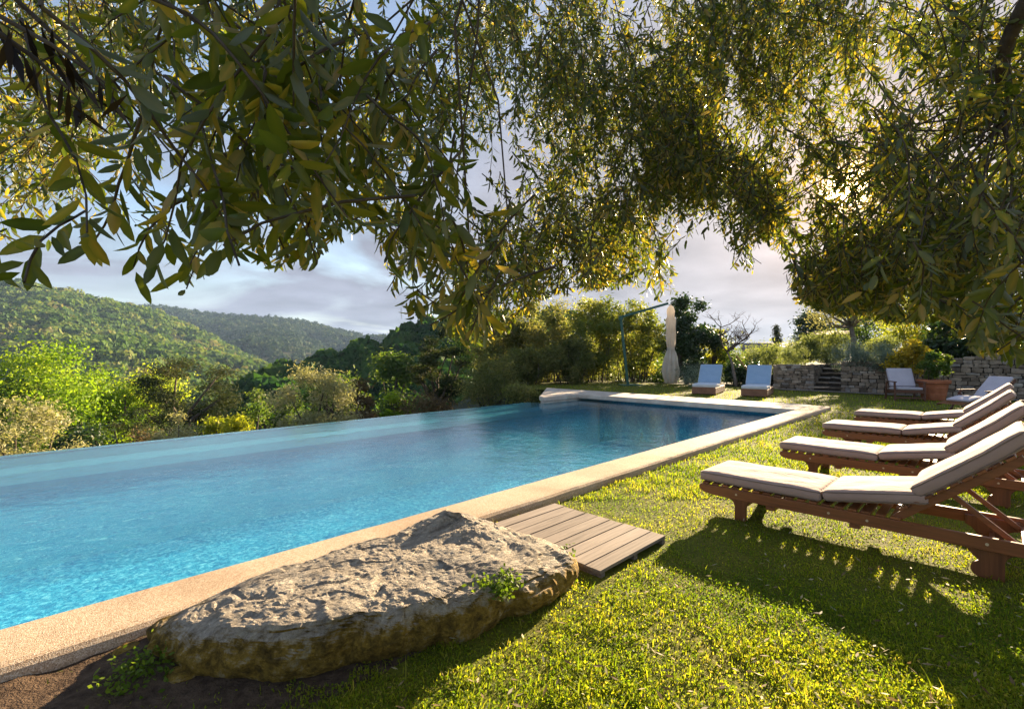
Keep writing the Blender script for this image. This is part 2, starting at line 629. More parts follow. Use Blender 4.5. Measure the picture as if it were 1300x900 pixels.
o.rotation_euler = (0, 0, R(45))
tag(o, kind='structure')
b = MB()
b.box(((U0 + 13.6) / 2, (9.5 + VE) / 2, -1.0), (13.6 - U0, VE - 9.5, 1.44))
b.box(((U0 + 11.9) / 2, VE + 0.06, -1.3), (11.9 - U0, 0.12, 2.37))
o = b.build('pool_ledge', M_ledge)
o.rotation_euler = (0, 0, R(45))
tag(o, kind='structure')

t_ = NT('pool_water')
n1 = t_.noise(2.6, 3, 0.55, None, 0.3); n2 = t_.noise(9.0, 3, 0.6)
h_ = t_.math('ADD', t_.math('MULTIPLY', n1, 1.0), t_.math('MULTIPLY', n2, 0.5))
nb = t_.bump(h_, 0.5, 0.020)
nr_ = t_.bump(t_.math('ADD', n1, t_.math('MULTIPLY', t_.noise(6.5, 2, .5, None, .5), .8)), 1.0, 0.06)
tr = t_.n('ShaderNodeBsdfTransparent'); tr.inputs[0].default_value = (0.52, 0.92, 0.99, 1)
rf = t_.n('ShaderNodeBsdfRefraction'); rf.inputs[0].default_value = (0.52, 0.92, 0.99, 1); rf.inputs['IOR'].default_value = 1.33; rf.inputs['Roughness'].default_value = 0.0
t_.l(nr_, rf.inputs['Normal'])
m1 = t_.n('ShaderNodeMixShader'); m1.inputs[0].default_value = 0.5
t_.l(tr.outputs[0], m1.inputs[1]); t_.l(rf.outputs[0], m1.inputs[2])
gl = t_.n('ShaderNodeBsdfGlossy'); gl.inputs['Roughness'].default_value = 0.02; t_.l(nb, gl.inputs['Normal'])
ge_ = t_.n('ShaderNodeNewGeometry')
dt_ = t_.n('ShaderNodeVectorMath', operation='DOT_PRODUCT'); t_.l(nb, dt_.inputs[0]); t_.l(ge_.outputs['Incoming'], dt_.inputs[1])
ca_ = t_.math('SUBTRACT', 1.0, t_.math('MINIMUM', t_.math('ABSOLUTE', dt_.outputs['Value']), 1.0))
frs = t_.math('ADD', 0.02, t_.math('MULTIPLY', 0.98, t_.math('POWER', ca_, 5.0)))   # the same reflectance from above and from below
m2 = t_.n('ShaderNodeMixShader'); t_.l(frs, m2.inputs[0]); t_.l(m1.outputs[0], m2.inputs[1]); t_.l(gl.outputs[0], m2.inputs[2])
M_water = t_.done(m2.outputs[0])
wv = [W(U0, V0 + .002, WZ), W(U1 - .002, V0 + .002, WZ), W(U1 - .002, 10.45, WZ), W(11.92, 10.45, WZ), W(11.92, VE + 0.12, WZ), W(U0, VE + 0.12, WZ)]
tag(np_mesh('pool_water', wv, [np.array([[0, 1, 2, 3, 4, 5]])], M_water), kind='structure')

# coping of washed gravel, and the wide slab over the cover housing at the far end
t_ = NT('washed_gravel')
vo = t_.n('ShaderNodeTexVoronoi'); vo.inputs['Scale'].default_value = 230; t_.l(t_.co, vo.inputs['Vector'])
g_ = t_.n('ShaderNodeSeparateColor'); t_.l(vo.outputs['Color'], g_.inputs[0])
st = t_.noise(1.1, 5)
c_ = t_.ramp(g_.outputs[0], [(0.0, (0.30, 0.20, 0.125)), (0.35, (0.48, 0.345, 0.225)), (0.75, (0.60, 0.46, 0.325)), (1.0, (0.72, 0.61, 0.48))])
c_ = t_.mix(0.75, c_, t_.ramp(st, [(0.32, (0.62, 0.56, 0.5)), (0.5, (0.92, 0.9, 0.88)), (0.7, (1, 1, 1))]), 'MULTIPLY')
M_coping = t_.done(t_.principled(c_, 0.85, t_.bump(vo.outputs['Distance'], 0.35, 0.004), 0.2))


def coping_run(b, u0, u1, v0, v1, z0, z1, step=0.12):
    pass


b = MB()
n_ = 130
prof = [(3.6, -0.11), (3.6, 0.085), (3.585, 0.1), (3.20, 0.1), (3.165, 0.092), (3.145, 0.072), (3.135, 0.04), (3.135, -0.1)]
us = np.linspace(-1.6, 15.3, n_)
V, P_ = [], []
for i, u in enumerate(us):
    for j, (v, z) in enumerate(prof):
        wob = 0.010 * fbm(u * 2.1, j * .13, 2, 3) if j >= 3 else 0.002 * fbm(u * 3, 1, 1, 2)
        V.append((u, v + wob, z + 0.003 * fbm(u * 3, j, 7, 2)))
m_ = len(prof)
for i in range(n_ - 1):
    for j in range(m_ - 1):
        P_.append((i * m_ + j, (i + 1) * m_ + j, (i + 1) * m_ + j + 1, i * m_ + j + 1))
P_.append(tuple(range(m_))); P_.append(tuple(range(len(V) - 1, len(V) - m_ - 1, -1)))
b.add(V, P_)
o = b.build('pool_coping', M_coping, smooth=False, bevel=0.0)
o.rotation_euler = (0, 0, R(45))
tag(o, kind='structure')
t_ = NT('pale_coping_stone')
f_ = t_.noise(3, 6); f2_ = t_.noise(70, 4)
c_ = t_.ramp(t_.math('ADD', t_.math('MULTIPLY', f_, .6), t_.math('MULTIPLY', f2_, .4)), [(0.3, (0.36, 0.29, 0.22)), (0.7, (0.66, 0.57, 0.47))])
M_pale = t_.done(t_.principled(c_, 0.8, t_.bump(f2_, 0.3, 0.006), 0.2))
b = MB()
top = [(13.8, 3.602), (13.8, 10.46), (11.9, 10.46), (12.2, 10.9), (13.0, 11.5), (15.45, 13.4), (15.45, 3.602)]
zt, zb = 0.1, -0.055
V = [(u, v, zb) for u, v in top] + [(u, v, zt) for u, v in top]
k = len(top)
b.add(V, [tuple(range(k - 1, -1, -1)), tuple(range(k, 2 * k))] + [(i, (i + 1) % k, (i + 1) % k + k, i + k) for i in range(k)])
o = b.build('pool_coping', M_pale, bevel=0.035)
o.rotation_euler = (0, 0, R(45)); tag(o, kind='structure')
b = MB()
pier = [(11.95, 10.5), (12.25, 10.88), (13.0, 11.45), (15.4, 13.3), (15.4, 10.5)]
k = len(pier)
V = [(u, v, -2.2) for u, v in pier] + [(u, v, zb - .003) for u, v in pier]
b.add(V, [tuple(range(k - 1, -1, -1)), tuple(range(k, 2 * k))] + [(i, (i + 1) % k, (i + 1) % k + k, i + k) for i in range(k)])
b.box((13.72, 10.9, -0.7), (0.1, 0.4, 1.2))
o = b.build('pool_pier', M_pale, bevel=0.02)
o.rotation_euler = (0, 0, R(45)); tag(o, kind='structure')

# ------------------------------------------------------------------ dry-stone garden wall with steps
t_ = NT('field_stone')
f_ = t_.noise(7, 7, 0.62); g_ = t_.noise(55, 4)
c_ = t_.ramp(t_.attr(), [(0.0, (0.13, 0.105, 0.08)), (0.35, (0.27, 0.215, 0.16)), (0.7, (0.38, 0.31, 0.235)), (0.92, (0.28, 0.26, 0.24)), (1.0, (0.52, 0.47, 0.39))])
c_ = t_.mix(0.75, c_, t_.ramp(f_, [(0.3, (0.45, 0.43, 0.42)), (0.7, (1.15, 1.1, 1.05))]), 'MULTIPLY')
M_stone = t_.done(t_.principled(c_, 0.9, t_.bump(t_.math('ADD', f_, g_), 0.6, 0.02), 0.15))
M_mortar = mat_rough('wall_core_earth', (0.02, 0.017, 0.013), (0.07, 0.058, 0.045), 25, 0.95, 0.8, 0.02)


def stone_block(b, c, size, r, ax=None):
    """one field stone: a rounded, knocked-about block (3x3x3 lattice skin)"""
    e = 0.80 + 0.12 * r.random()
    V, idx = [], {}
    for i in (-1, 0, 1):
        for j in (-1, 0, 1):
            for k in (-1, 0, 1):
                if i == j == k == 0: continue
                p = np.array([i, j, k], float)
                nz_ = abs(i) + abs(j) + abs(k)
                p *= {1: 1.0, 2: 0.5 + 0.5 * e, 3: e}[nz_]
                p += r.normal(size=3) * 0.07
                idx[i, j, k] = len(V)
                V.append(p * np.array(size) / 2)
    P = []
    for axx in range(3):
        for sgn in (-1, 1):
            for a in (-1, 0):
                for bq in (-1, 0):
                    q = []
                    for da, db in ((0, 0), (1, 0), (1, 1), (0, 1)):
                        key = [0, 0, 0]
                        key[axx] = sgn
                        o1, o2 = [x for x in range(3) if x != axx]
                        key[o1], key[o2] = a + da, bq + db
                        q.append(idx[tuple(key)])
                    P.append(tuple(q if sgn > 0 else q[::-1]))
    th = r.normal() * 0.05
    Vr = [(v[0] + c[0], v[1] * math.cos(th) - v[2] * math.sin(th) + c[1], v[1] * math.sin(th) + v[2] * math.cos(th) + c[2]) for v in V]
    b.add(Vr, P, float(r.random()))


def stone_face(b, v0, v1, hfun, uface, seed, hs=(0.09, 0.17), ls=(0.16, 0.42), depth=0.22):
    """courses of stones laid along v with their face at u = uface"""
    r = np.random.default_rng(seed)
    z = 0.0
    while True:
        h = r.uniform(*hs)
        v, any_ = v0, False
        while v < v1 - 0.05:
            L = min(r.uniform(*ls), v1 - v)
            if v1 - v - L < 0.12: L = v1 - v
            top = hfun(v + L / 2)
            hh = min(h, top - z)
            if hh > 0.035:
                any_ = True
                stone_block(b, (uface + depth / 2 + r.normal() * 0.012, v + L / 2, z + hh / 2 + r.normal() * .006), (depth, L * 0.985, hh * 1.0), r)
            v += L
        z += h
        if not any_ or z > 3: break


UW = 23.0
for (nm, lab, v0, v1, hf, seed, hs, ls) in (
        ('stone_wall', 'low dry stone wall of thin flat stones beside the steps, under the trimmed hedge', 5.32, 6.75, lambda v: 1.08, 3, (0.07, 0.13), (0.14, 0.36)),
        ('stone_wall', 'dry stone retaining wall of grey and brown field stones behind the terracotta pot', -7.0, 4.40, lambda v: 1.22 if v > 2.4 else 1.3 + max(0, min(.42, (1.2 - v) * .25)), 4, (0.08, 0.19), (0.13, 0.38))):
    root = empty(nm, (0, 0, 0), R(45), lab, 'wall')
    b = MB(); stone_face(b, v0, v1, hf, UW, seed, hs, ls)
    if v0 > 0:                                      # the end of this wall, turned into the garden
        r_ = np.random.default_rng(9)
        for kz in range(9):
            for ku in range(5):
                stone_block(b, (UW + .15 + ku * .3, v1 + .02, .06 + kz * .115), (.3, .22, .112), r_)
    b.build('stones', M_stone, root)
    b = MB()
    nseg = max(1, int((v1 - v0) / .5)); sw = (v1 - v0 - .02) / nseg
    for k in range(nseg):
        vc = v0 + .01 + sw * (k + .5); hc = min(hf(vc - sw / 2), hf(vc + sw / 2)) - .09
        b.box((UW + 0.21, vc, hc / 2 - .02), (0.3, sw - .004, hc + .04))
    b.build('core', M_mortar, root)
root = empty('stone_steps', (0, 0, 0), R(45), 'narrow flight of worn stone steps cut through the dry stone wall', 'steps')
r_ = np.random.default_rng(12)
for k in range(6):
    b = MB()
    for q in range(2):
        stone_block(b, (UW - 0.05 + k * 0.34 + 0.2, 4.86 + (q - .5) * .47, 0.15 + k * 0.185), (0.46, 0.47 if k else .62, 0.062), r_)
    o = b.build('step', M_stone, root)
    b = MB(); b.box((UW + .02 + k * .34 + .2, 4.86, .055 + k * .185), (.40, .92, .125)); b.build('riser', M_mortar, o)
for vv in (4.32, 5.40):
    b = MB()
    for kz in range(9):
        for ku in range(6):
            stone_block(b, (UW + .2 + ku * .3, vv, .06 + kz * .12), (.3, .16, .118), r_)
    b.build('cheek_wall', M_stone, root)
# terrace soil held up by the walls
M_terrace = mat_rough('terrace_soil', (0.02, 0.026, 0.009), (0.05, 0.055, 0.02), 12, 0.95, 0.7, 0.03)
V1, Q1 = uv_sheet(23.34, 120, -60, 4.3, 60, 40, lambda u, v: 1.04 + 0.025 * max(0, u - 30) + .03 * fbm(u, v))
V2, Q2 = uv_sheet(24.9, 120, 4.3, 5.45, 50, 4, lambda u, v: 1.04 + 0.025 * max(0, u - 30))
V3, Q3 = uv_sheet(23.34, 120, 5.45, 24, 60, 20, lambda u, v: 1.02 + 0.025 * max(0, u - 30) - max(0, min(1.2, (v - 6.3) * .6)))
tag(np_mesh('terrace', np.concatenate([V1, V2, V3]), [Q1, Q2 + len(V1), Q3 + len(V1) + len(V2)], M_terrace, smooth=True), kind='structure')

# ------------------------------------------------------------------ the boulder
t_ = NT('weathered_limestone')
gm = t_.n('ShaderNodeNewGeometry')
sx = t_.n('ShaderNodeSeparateXYZ'); t_.l(gm.outputs['True Normal'], sx.inputs[0])
st_ = t_.scaled((4.0, 11.0, 9.0))
f1 = t_.noise(1.6, 8, 0.65, st_, 0.8); f4 = t_.noise(1.0, 6, 0.7, t_.scaled((3.2, 34.0, 30.0)), 0.5); f2 = t_.noise(14, 8, 0.7); f3 = t_.noise(70, 4, 0.6)
crk = t_.n('ShaderNodeTexVoronoi', feature='DISTANCE_TO_EDGE'); crk.inputs['Scale'].default_value = 5.5
wv_ = t_.n('ShaderNodeVectorMath', operation='ADD')
nv_ = t_.n('ShaderNodeTexNoise'); nv_.inputs['Scale'].default_value = 6; t_.l(st_, nv_.inputs['Vector'])
t_.l(t_.scaled((1.0, 2.2, 1.6)), wv_.inputs[0]); t_.l(nv_.outputs['Color'], wv_.inputs[1]); t_.l(wv_.outputs[0], crk.inputs['Vector'])
cr = t_.ramp(crk.outputs['Distance'], [(0.0, (0, 0, 0)), (0.035, (1, 1, 1))])
pale = t_.ramp(f1, [(0.30, (0.46, 0.41, 0.35)), (0.5, (0.68, 0.58, 0.46)), (0.68, (0.84, 0.75, 0.60))])
pale = t_.mix(0.55, pale, t_.ramp(f2, [(0.35, (0.40, 0.37, 0.34)), (0.6, (1, 1, 1))]), 'MULTIPLY')
moss = t_.ramp(f2, [(0.28, (0.06, 0.042, 0.015)), (0.42, (0.24, 0.15, 0.028)), (0.55, (0.50, 0.31, 0.05)), (0.68, (0.60, 0.50, 0.30))])
oz = t_.n('ShaderNodeSeparateXYZ'); t_.l(t_.co, oz.inputs[0])
up_ = t_.math('ADD', t_.math('ADD', t_.math('MULTIPLY', oz.outputs[2], 2.6), t_.math('MULTIPLY', sx.outputs[2], .25)), t_.math('MULTIPLY', t_.math('SUBTRACT', f2, 0.5), 0.55))
c_ = t_.mix(t_.ramp(up_, [(0.50, (0, 0, 0)), (0.66, (1, 1, 1))]), moss, pale)
c_ = t_.mix(0.5, c_, t_.ramp(f4, [(0.34, (0.22, 0.20, 0.19)), (0.46, (0.8, 0.78, 0.76)), (0.6, (1, 1, 1))]), 'MULTIPLY')
c_ = t_.mix(0.6, c_, cr, 'MULTIPLY')
c_ = t_.mix(t_.math('MULTIPLY', t_.ramp(t_.noise(2.3, 4), [(0.5, (0, 0, 0)), (0.62, (1, 1, 1))]), 0.55), c_, t_.mix(1.0, c_, (0.62, 0.66, 0.74), 'MULTIPLY'))
hh_ = t_.math('ADD', t_.math('ADD', t_.math('MULTIPLY', f4, 1.1), f2), t_.math('MULTIPLY', cr, 0.35))
M_rock = t_.done(t_.principled(c_, 0.88, t_.bump(t_.math('ADD', hh_, t_.math('MULTIPLY', f3, .35)), 1.0, 0.05), 0.2))


def boulder(name, outline, top, mat, seed, nth=300, nr=110, amp=1.0, bottom=-0.06, out=0.05, facets=14):
    """a rock over a footprint outline (in u, v) with top(u, v) as its upper surface and bulging sides"""
    ol = np.array(outline)
    c = ol.mean(0)
    d = ol - c
    an = np.arctan2(d[:, 1], d[:, 0]); rr = np.hypot(d[:, 0], d[:, 1])
    o_ = np.argsort(an); an, rr = an[o_], rr[o_]
    an = np.concatenate([an - 2 * math.pi, an, an + 2 * math.pi]); rr = np.tile(rr, 3)
    V = []
    k0 = int(nr * .62)
    for j in range(nr):
        for i in range(nth):
            th = 2 * math.pi * i / nth - math.pi
            B = np.interp(th, an, rr)
            B *= 1 + 0.05 * fbm(math.cos(th) * 3, math.sin(th) * 3, seed, 4)
            if j < k0:
                t = 0.94 * (j / (k0 - 1)) ** 0.8
                zf = 1.0
            else:
                s = (j - k0 + 1) / (nr - k0)
                t = 0.94 + out * math.sin(min(1, s * 1.1) * math.pi) * 1.7 + 0.02 * s
                zf = 1 - s
            u, v = c[0] + math.cos(th) * B * t, c[1] + math.sin(th) * B * t
            uu, vv = c[0] + math.cos(th) * B * min(t, .94), c[1] + math.sin(th) * B * min(t, .94)
            zt = top(uu, vv)
            edge = max(0, (t - .72) / .22) if j < k0 else 1
            zt -= 0.012 * edge ** 2
            z = bottom + (zt - bottom) * zf
            V.append((u, v, z))
    P = [(j * nth + i, j * nth + (i + 1) % nth, (j + 1) * nth + (i + 1) % nth, (j + 1) * nth + i) for j in range(nr - 1) for i in range(nth)]
    Q = np.array(V); mid_ = (Q.max(0) + Q.min(0)) / 2; ext = (Q.max(0) - Q.min(0)) / 2
    Q = (Q - mid_) / ext
    rp = np.random.default_rng(int(seed * 10) + 3)
    for k in range(facets):                          # broken faces: cut the shape back to a set of planes
        a_ = rp.uniform(0, 6.283); el = rp.uniform(.1, 1.15)
        nn_ = np.array([math.cos(a_) * math.cos(el), math.sin(a_) * math.cos(el), math.sin(el)])
        dd_ = Q @ nn_
        over = np.maximum(0, dd_ - np.quantile(dd_, 1 - rp.uniform(.003, .02)))
        Q -= over[:, None] * nn_ * .85
    V = [tuple(p_) for p_ in Q * ext + mid_]
    me = bpy.data.meshes.new(name)
    me.from_pydata(V, [], P); me.update()
    nrm = [v.normal.copy() for v in me.vertices]
    for k, vt in enumerate(me.vertices):
        p = vt.co
        q = Vector((p.x * 2.2, p.y * 6.0, p.z * 8.0))
        wv = Vector((mnoise.noise(p * 3.1 + Vector((seed, 0, 0))), mnoise.noise(p * 3.3 + Vector((0, seed, 0))), 0))
        strat = 1 - abs(mnoise.noise(q + wv * 1.6))
        strat = strat ** 3
        ch = mnoise.fractal(p * 9, 1.0, 2.1, 5)
        blk = mnoise.cell(Vector((p.x * 5 + wv.x * 1.5, p.y * 8 + wv.y * 1.5, p.z * 9))) - 0.5
        vt.co = p + nrm[k] * amp * (-0.010 * strat + 0.006 * ch + 0.007 * blk + 0.026 * mnoise.fractal(Vector((p.x * 2.2, p.y * 3.5, p.z * 4 + seed)), 1, 2, 2) + 0.006 * mnoise.fractal(p * 26, 1, 2, 3) + 0.022 * (1 - abs(nrm[k].z)) * mnoise.fractal(Vector((p.x * 11, p.y * 11, p.z * 5 + seed)), 1, 2, 4) + 0.008)
    me.materials.append(mat)
    o = link(bpy.data.objects.new(name, me))
    o.rotation_euler = (0, 0, R(45))
    return o


def rock_top(u, v):
    z = float(np.interp(u, [.3, .5, .7, 1.1, 1.6, 2.1, 2.4, 2.7], [.13, .21, .255, .255, .235, .235, .23, .14]))
    z -= 0.045 * max(0, min(1, (v - 2.55) / .5)) * (1 - math.exp(-((u - 2.3) / .35) ** 2))
    z += 0.15 * math.exp(-(abs(u - 2.28) / .30) ** 1.2 - (abs(v - 2.84) / .28) ** 1.2)
    return z


o = boulder('boulder', [(.45, 3.08), (.48, 2.80), (.60, 2.54), (.76, 2.38), (1.1, 2.19), (1.5, 2.05), (1.9, 1.95), (2.23, 1.90), (2.52, 1.94), (2.64, 2.12), (2.60, 2.5), (2.50, 2.85), (2.36, 3.05), (1.9, 3.10), (1.2, 3.08), (.8, 3.08)], rock_top, M_rock, 4.0)
tag(o, 'long pale weathered limestone boulder with ochre sides lying against the pool coping', 'boulder')
for (px, py, s, lab) in ((232, 862, .055, 'small grey angular stone lying on the bare dirt by the boulder end'),
                         (160, 832, .05, 'little pale stone on the dirt close to the coping edge')):
    d = F * H / (py - CY); x, y, _ = at(px, d)
    u, v = (x + y) * SQ, (y - x) * SQ
    o = boulder('stone', [(u + s * 1.25 * math.cos(a), v + s * math.sin(a)) for a in np.linspace(0, 6.0, 9)], lambda a, b_: s * .9, M_rock, px * .1, 40, 18, .35, -.02)
    tag(o, lab, 'stone')

# ------------------------------------------------------------------ timber mat
M_grey_wood = mat_wood('weathered_timber', (0.12, 0.095, 0.078), (0.38, 0.31, 0.255), 'X', 0.8, 0.15, 1.6)
root = empty('timber_mat', W(2.70, 1.86, 0), R(45) , 'weathered grey wooden duckboard lying on the grass against the pool coping', 'duckboard')
b = MB(); b2 = MB()
r_ = np.random.default_rng(5)
for k in range(9):
    w = 1.17 / 9
    dx = r_.normal() * .006
    b.box((0.45 + dx, w * (k + .5), 0.048 + r_.normal() * .0015), (0.90, w - 0.009, 0.024), Matrix.Rotation(r_.normal() * .004, 3, 'Z') @ Matrix.Rotation(r_.normal() * .006, 3, 'X'), .35 + .3 * float(r_.random()))
b.build('boards', M_grey_wood, root, bevel=0.003)
for xx in (0.03, 0.45, 0.87):
    b = MB(); b.box((xx, 0.585, 0.0125), (0.045, 1.16, 0.044), None, .2)
    b.build('bearer', M_grey_wood, root, bevel=0.003)

# ------------------------------------------------------------------ loungers
M_teak = mat_wood('oiled_teak', (0.11, 0.035, 0.013), (0.36, 0.13, 0.045), 'X', 0.38, 0.45, 1.2)
M_teak_z = mat_wood('oiled_teak_upright', (0.09, 0.03, 0.011), (0.30, 0.105, 0.038), 'Z', 0.4, 0.45, 1.2)


def mat_fabric(name, c1, c2, weave=420):
    t = NT(name)
    f = t.noise(5, 4); w = t.noise(weave, 2)
    c = t.ramp(t.math('ADD', t.math('MULTIPLY', f, .5), t.math('MULTIPLY', w, .5)), [(0.3, c1), (0.7, c2)])
    wr = t.noise(9, 3, 0.5, t.scaled((1.0, 2.2, 1.0)))
    return t.done(t.principled(c, 0.9, t.bump(t.math('ADD', t.math('MULTIPLY', wr, 1.0), t.math('MULTIPLY', w, 0.06)), 0.5, 0.02), 0.15, 0, 0.15))


M_beige = mat_fabric('beige_canvas', (0.36, 0.245, 0.205), (0.45, 0.315, 0.27))
M_piping = mat_fabric('taupe_piping', (0.20, 0.145, 0.115), (0.27, 0.20, 0.16))
M_bolt = NT('pale_plug'); M_bolt = M_bolt.done(M_bolt.principled((0.62, 0.48, 0.30), 0.35, None, 0.5))


def cushion_mesh(L, Wd, T, seed, bend=0.0, nx=34, ny=22, nz=6, rad=0.035):
    """a filled cushion along X from 0 to L: rounded box, puffed top, soft dents; bend curls it upwards along X"""
    V, P = [], []
    hx, hy, hz = L / 2, Wd / 2, T / 2

    def lat(n):
        t = np.linspace(-1, 1, n)
        return np.sign(t) * (1 - (1 - abs(t)) ** 1.5)
    gx, gy, gz = lat(nx), lat(ny), lat(nz)
    idx = {}

    def vid(i, j, k):
        if (i, j, k) in idx: return idx[i, j, k]
        p = Vector((gx[i] * hx, gy[j] * hy, gz[k] * hz))
        q = Vector((max(-hx + rad, min(hx - rad, p.x)), max(-hy + rad, min(hy - rad, p.y)), max(-hz + rad, min(hz - rad, p.z))))
        dlt = p - q
        if dlt.length > 1e-9: p = q + dlt.normalized() * min(dlt.length, rad)
        a, c = gx[i], gy[j]
        puff = (1 - a ** 4) * (1 - c ** 4)
        dn = mnoise.fractal(Vector((p.x * 4 + seed, p.y * 5, seed * 1.7)), 1, 2, 3)
        p.z += (0.014 * puff * gz[k] + 0.008 * dn * (0.4 + puff))
        p.y += 0.006 * mnoise.noise(Vector((p.x * 9, seed, p.z * 6))) * abs(c) ** 6
        p.x += hx
        if bend:
            p.z += bend * (p.x / L - .5) ** 2
        idx[i, j, k] = len(V)
        V.append(p)
        return idx[i, j, k]
    for k in (0, nz - 1):
        for i in range(nx - 1):
            for j in range(ny - 1):
                q = (vid(i, j, k), vid(i + 1, j, k), vid(i + 1, j + 1, k), vid(i, j + 1, k))
                P.append(q if k else q[::-1])
    for j in (0, ny - 1):
        for i in range(nx - 1):
            for k in range(nz - 1):
                q = (vid(i, j, k), vid(i + 1, j, k), vid(i + 1, j, k + 1), vid(i, j, k + 1))
                P.append(q if j == 0 else q[::-1])
    for i in (0, nx - 1):
        for j in range(ny - 1):
            for k in range(nz - 1):
                q = (vid(i, j, k), vid(i, j + 1, k), vid(i, j + 1, k + 1), vid(i, j, k + 1))
                P.append(q if i else q[::-1])
    return V, P


def cushion(name, L, Wd, T, seed, parent, loc, tilt, mat=None, pmat=None, bend=0.0, piping=True, rz=0.0):
    mat, pmat = mat or M_beige, pmat or M_piping
    b = MB(); V, P = cushion_mesh(L, Wd, T, seed, bend); b.add(V, P)
    o = b.build(name, mat, parent, smooth=True)
    o.location = loc
    o.rotation_euler = (0, -tilt, rz)
    if piping:
        b = MB()
        r_ = 0.02
        for zz in (T / 2 - 0.012, -T / 2 + 0.014):
            path = []
            for sx_, sy_ in ((1, -1), (1, 1), (-1, 1), (-1, -1)):
                for a in range(3):
                    an = {(1, -1): -90, (1, 1): 0, (-1, 1): 90, (-1, -1): 180}[sx_, sy_] + a * 45
                    path.append((L / 2 + sx_ * (L / 2 - r_ * 1.35) + r_ * math.cos(R(an)), sy_ * (Wd / 2 - r_ * 1.35) + r_ * math.sin(R(an)), zz))
            path.append(path[0])
            fine = []
            for p, q in zip(path[:-1], path[1:]):
                p, q = Vector(p), Vector(q)
                nn = max(1, int((q - p).length / .06))
                fine += [p + (q - p) * k / nn for k in range(nn)]
            fine.append(fine[0].copy())
            for p in fine:
                if bend: p.z += bend * (p.x / L - .5) ** 2
                p.z += 0.004 * mnoise.noise(Vector((p.x * 8, p.y * 8, seed)))
            b.tube(fine, 0.0052, 5, cap=False)
        b.build('piping', pmat, o, smooth=True)
    return o


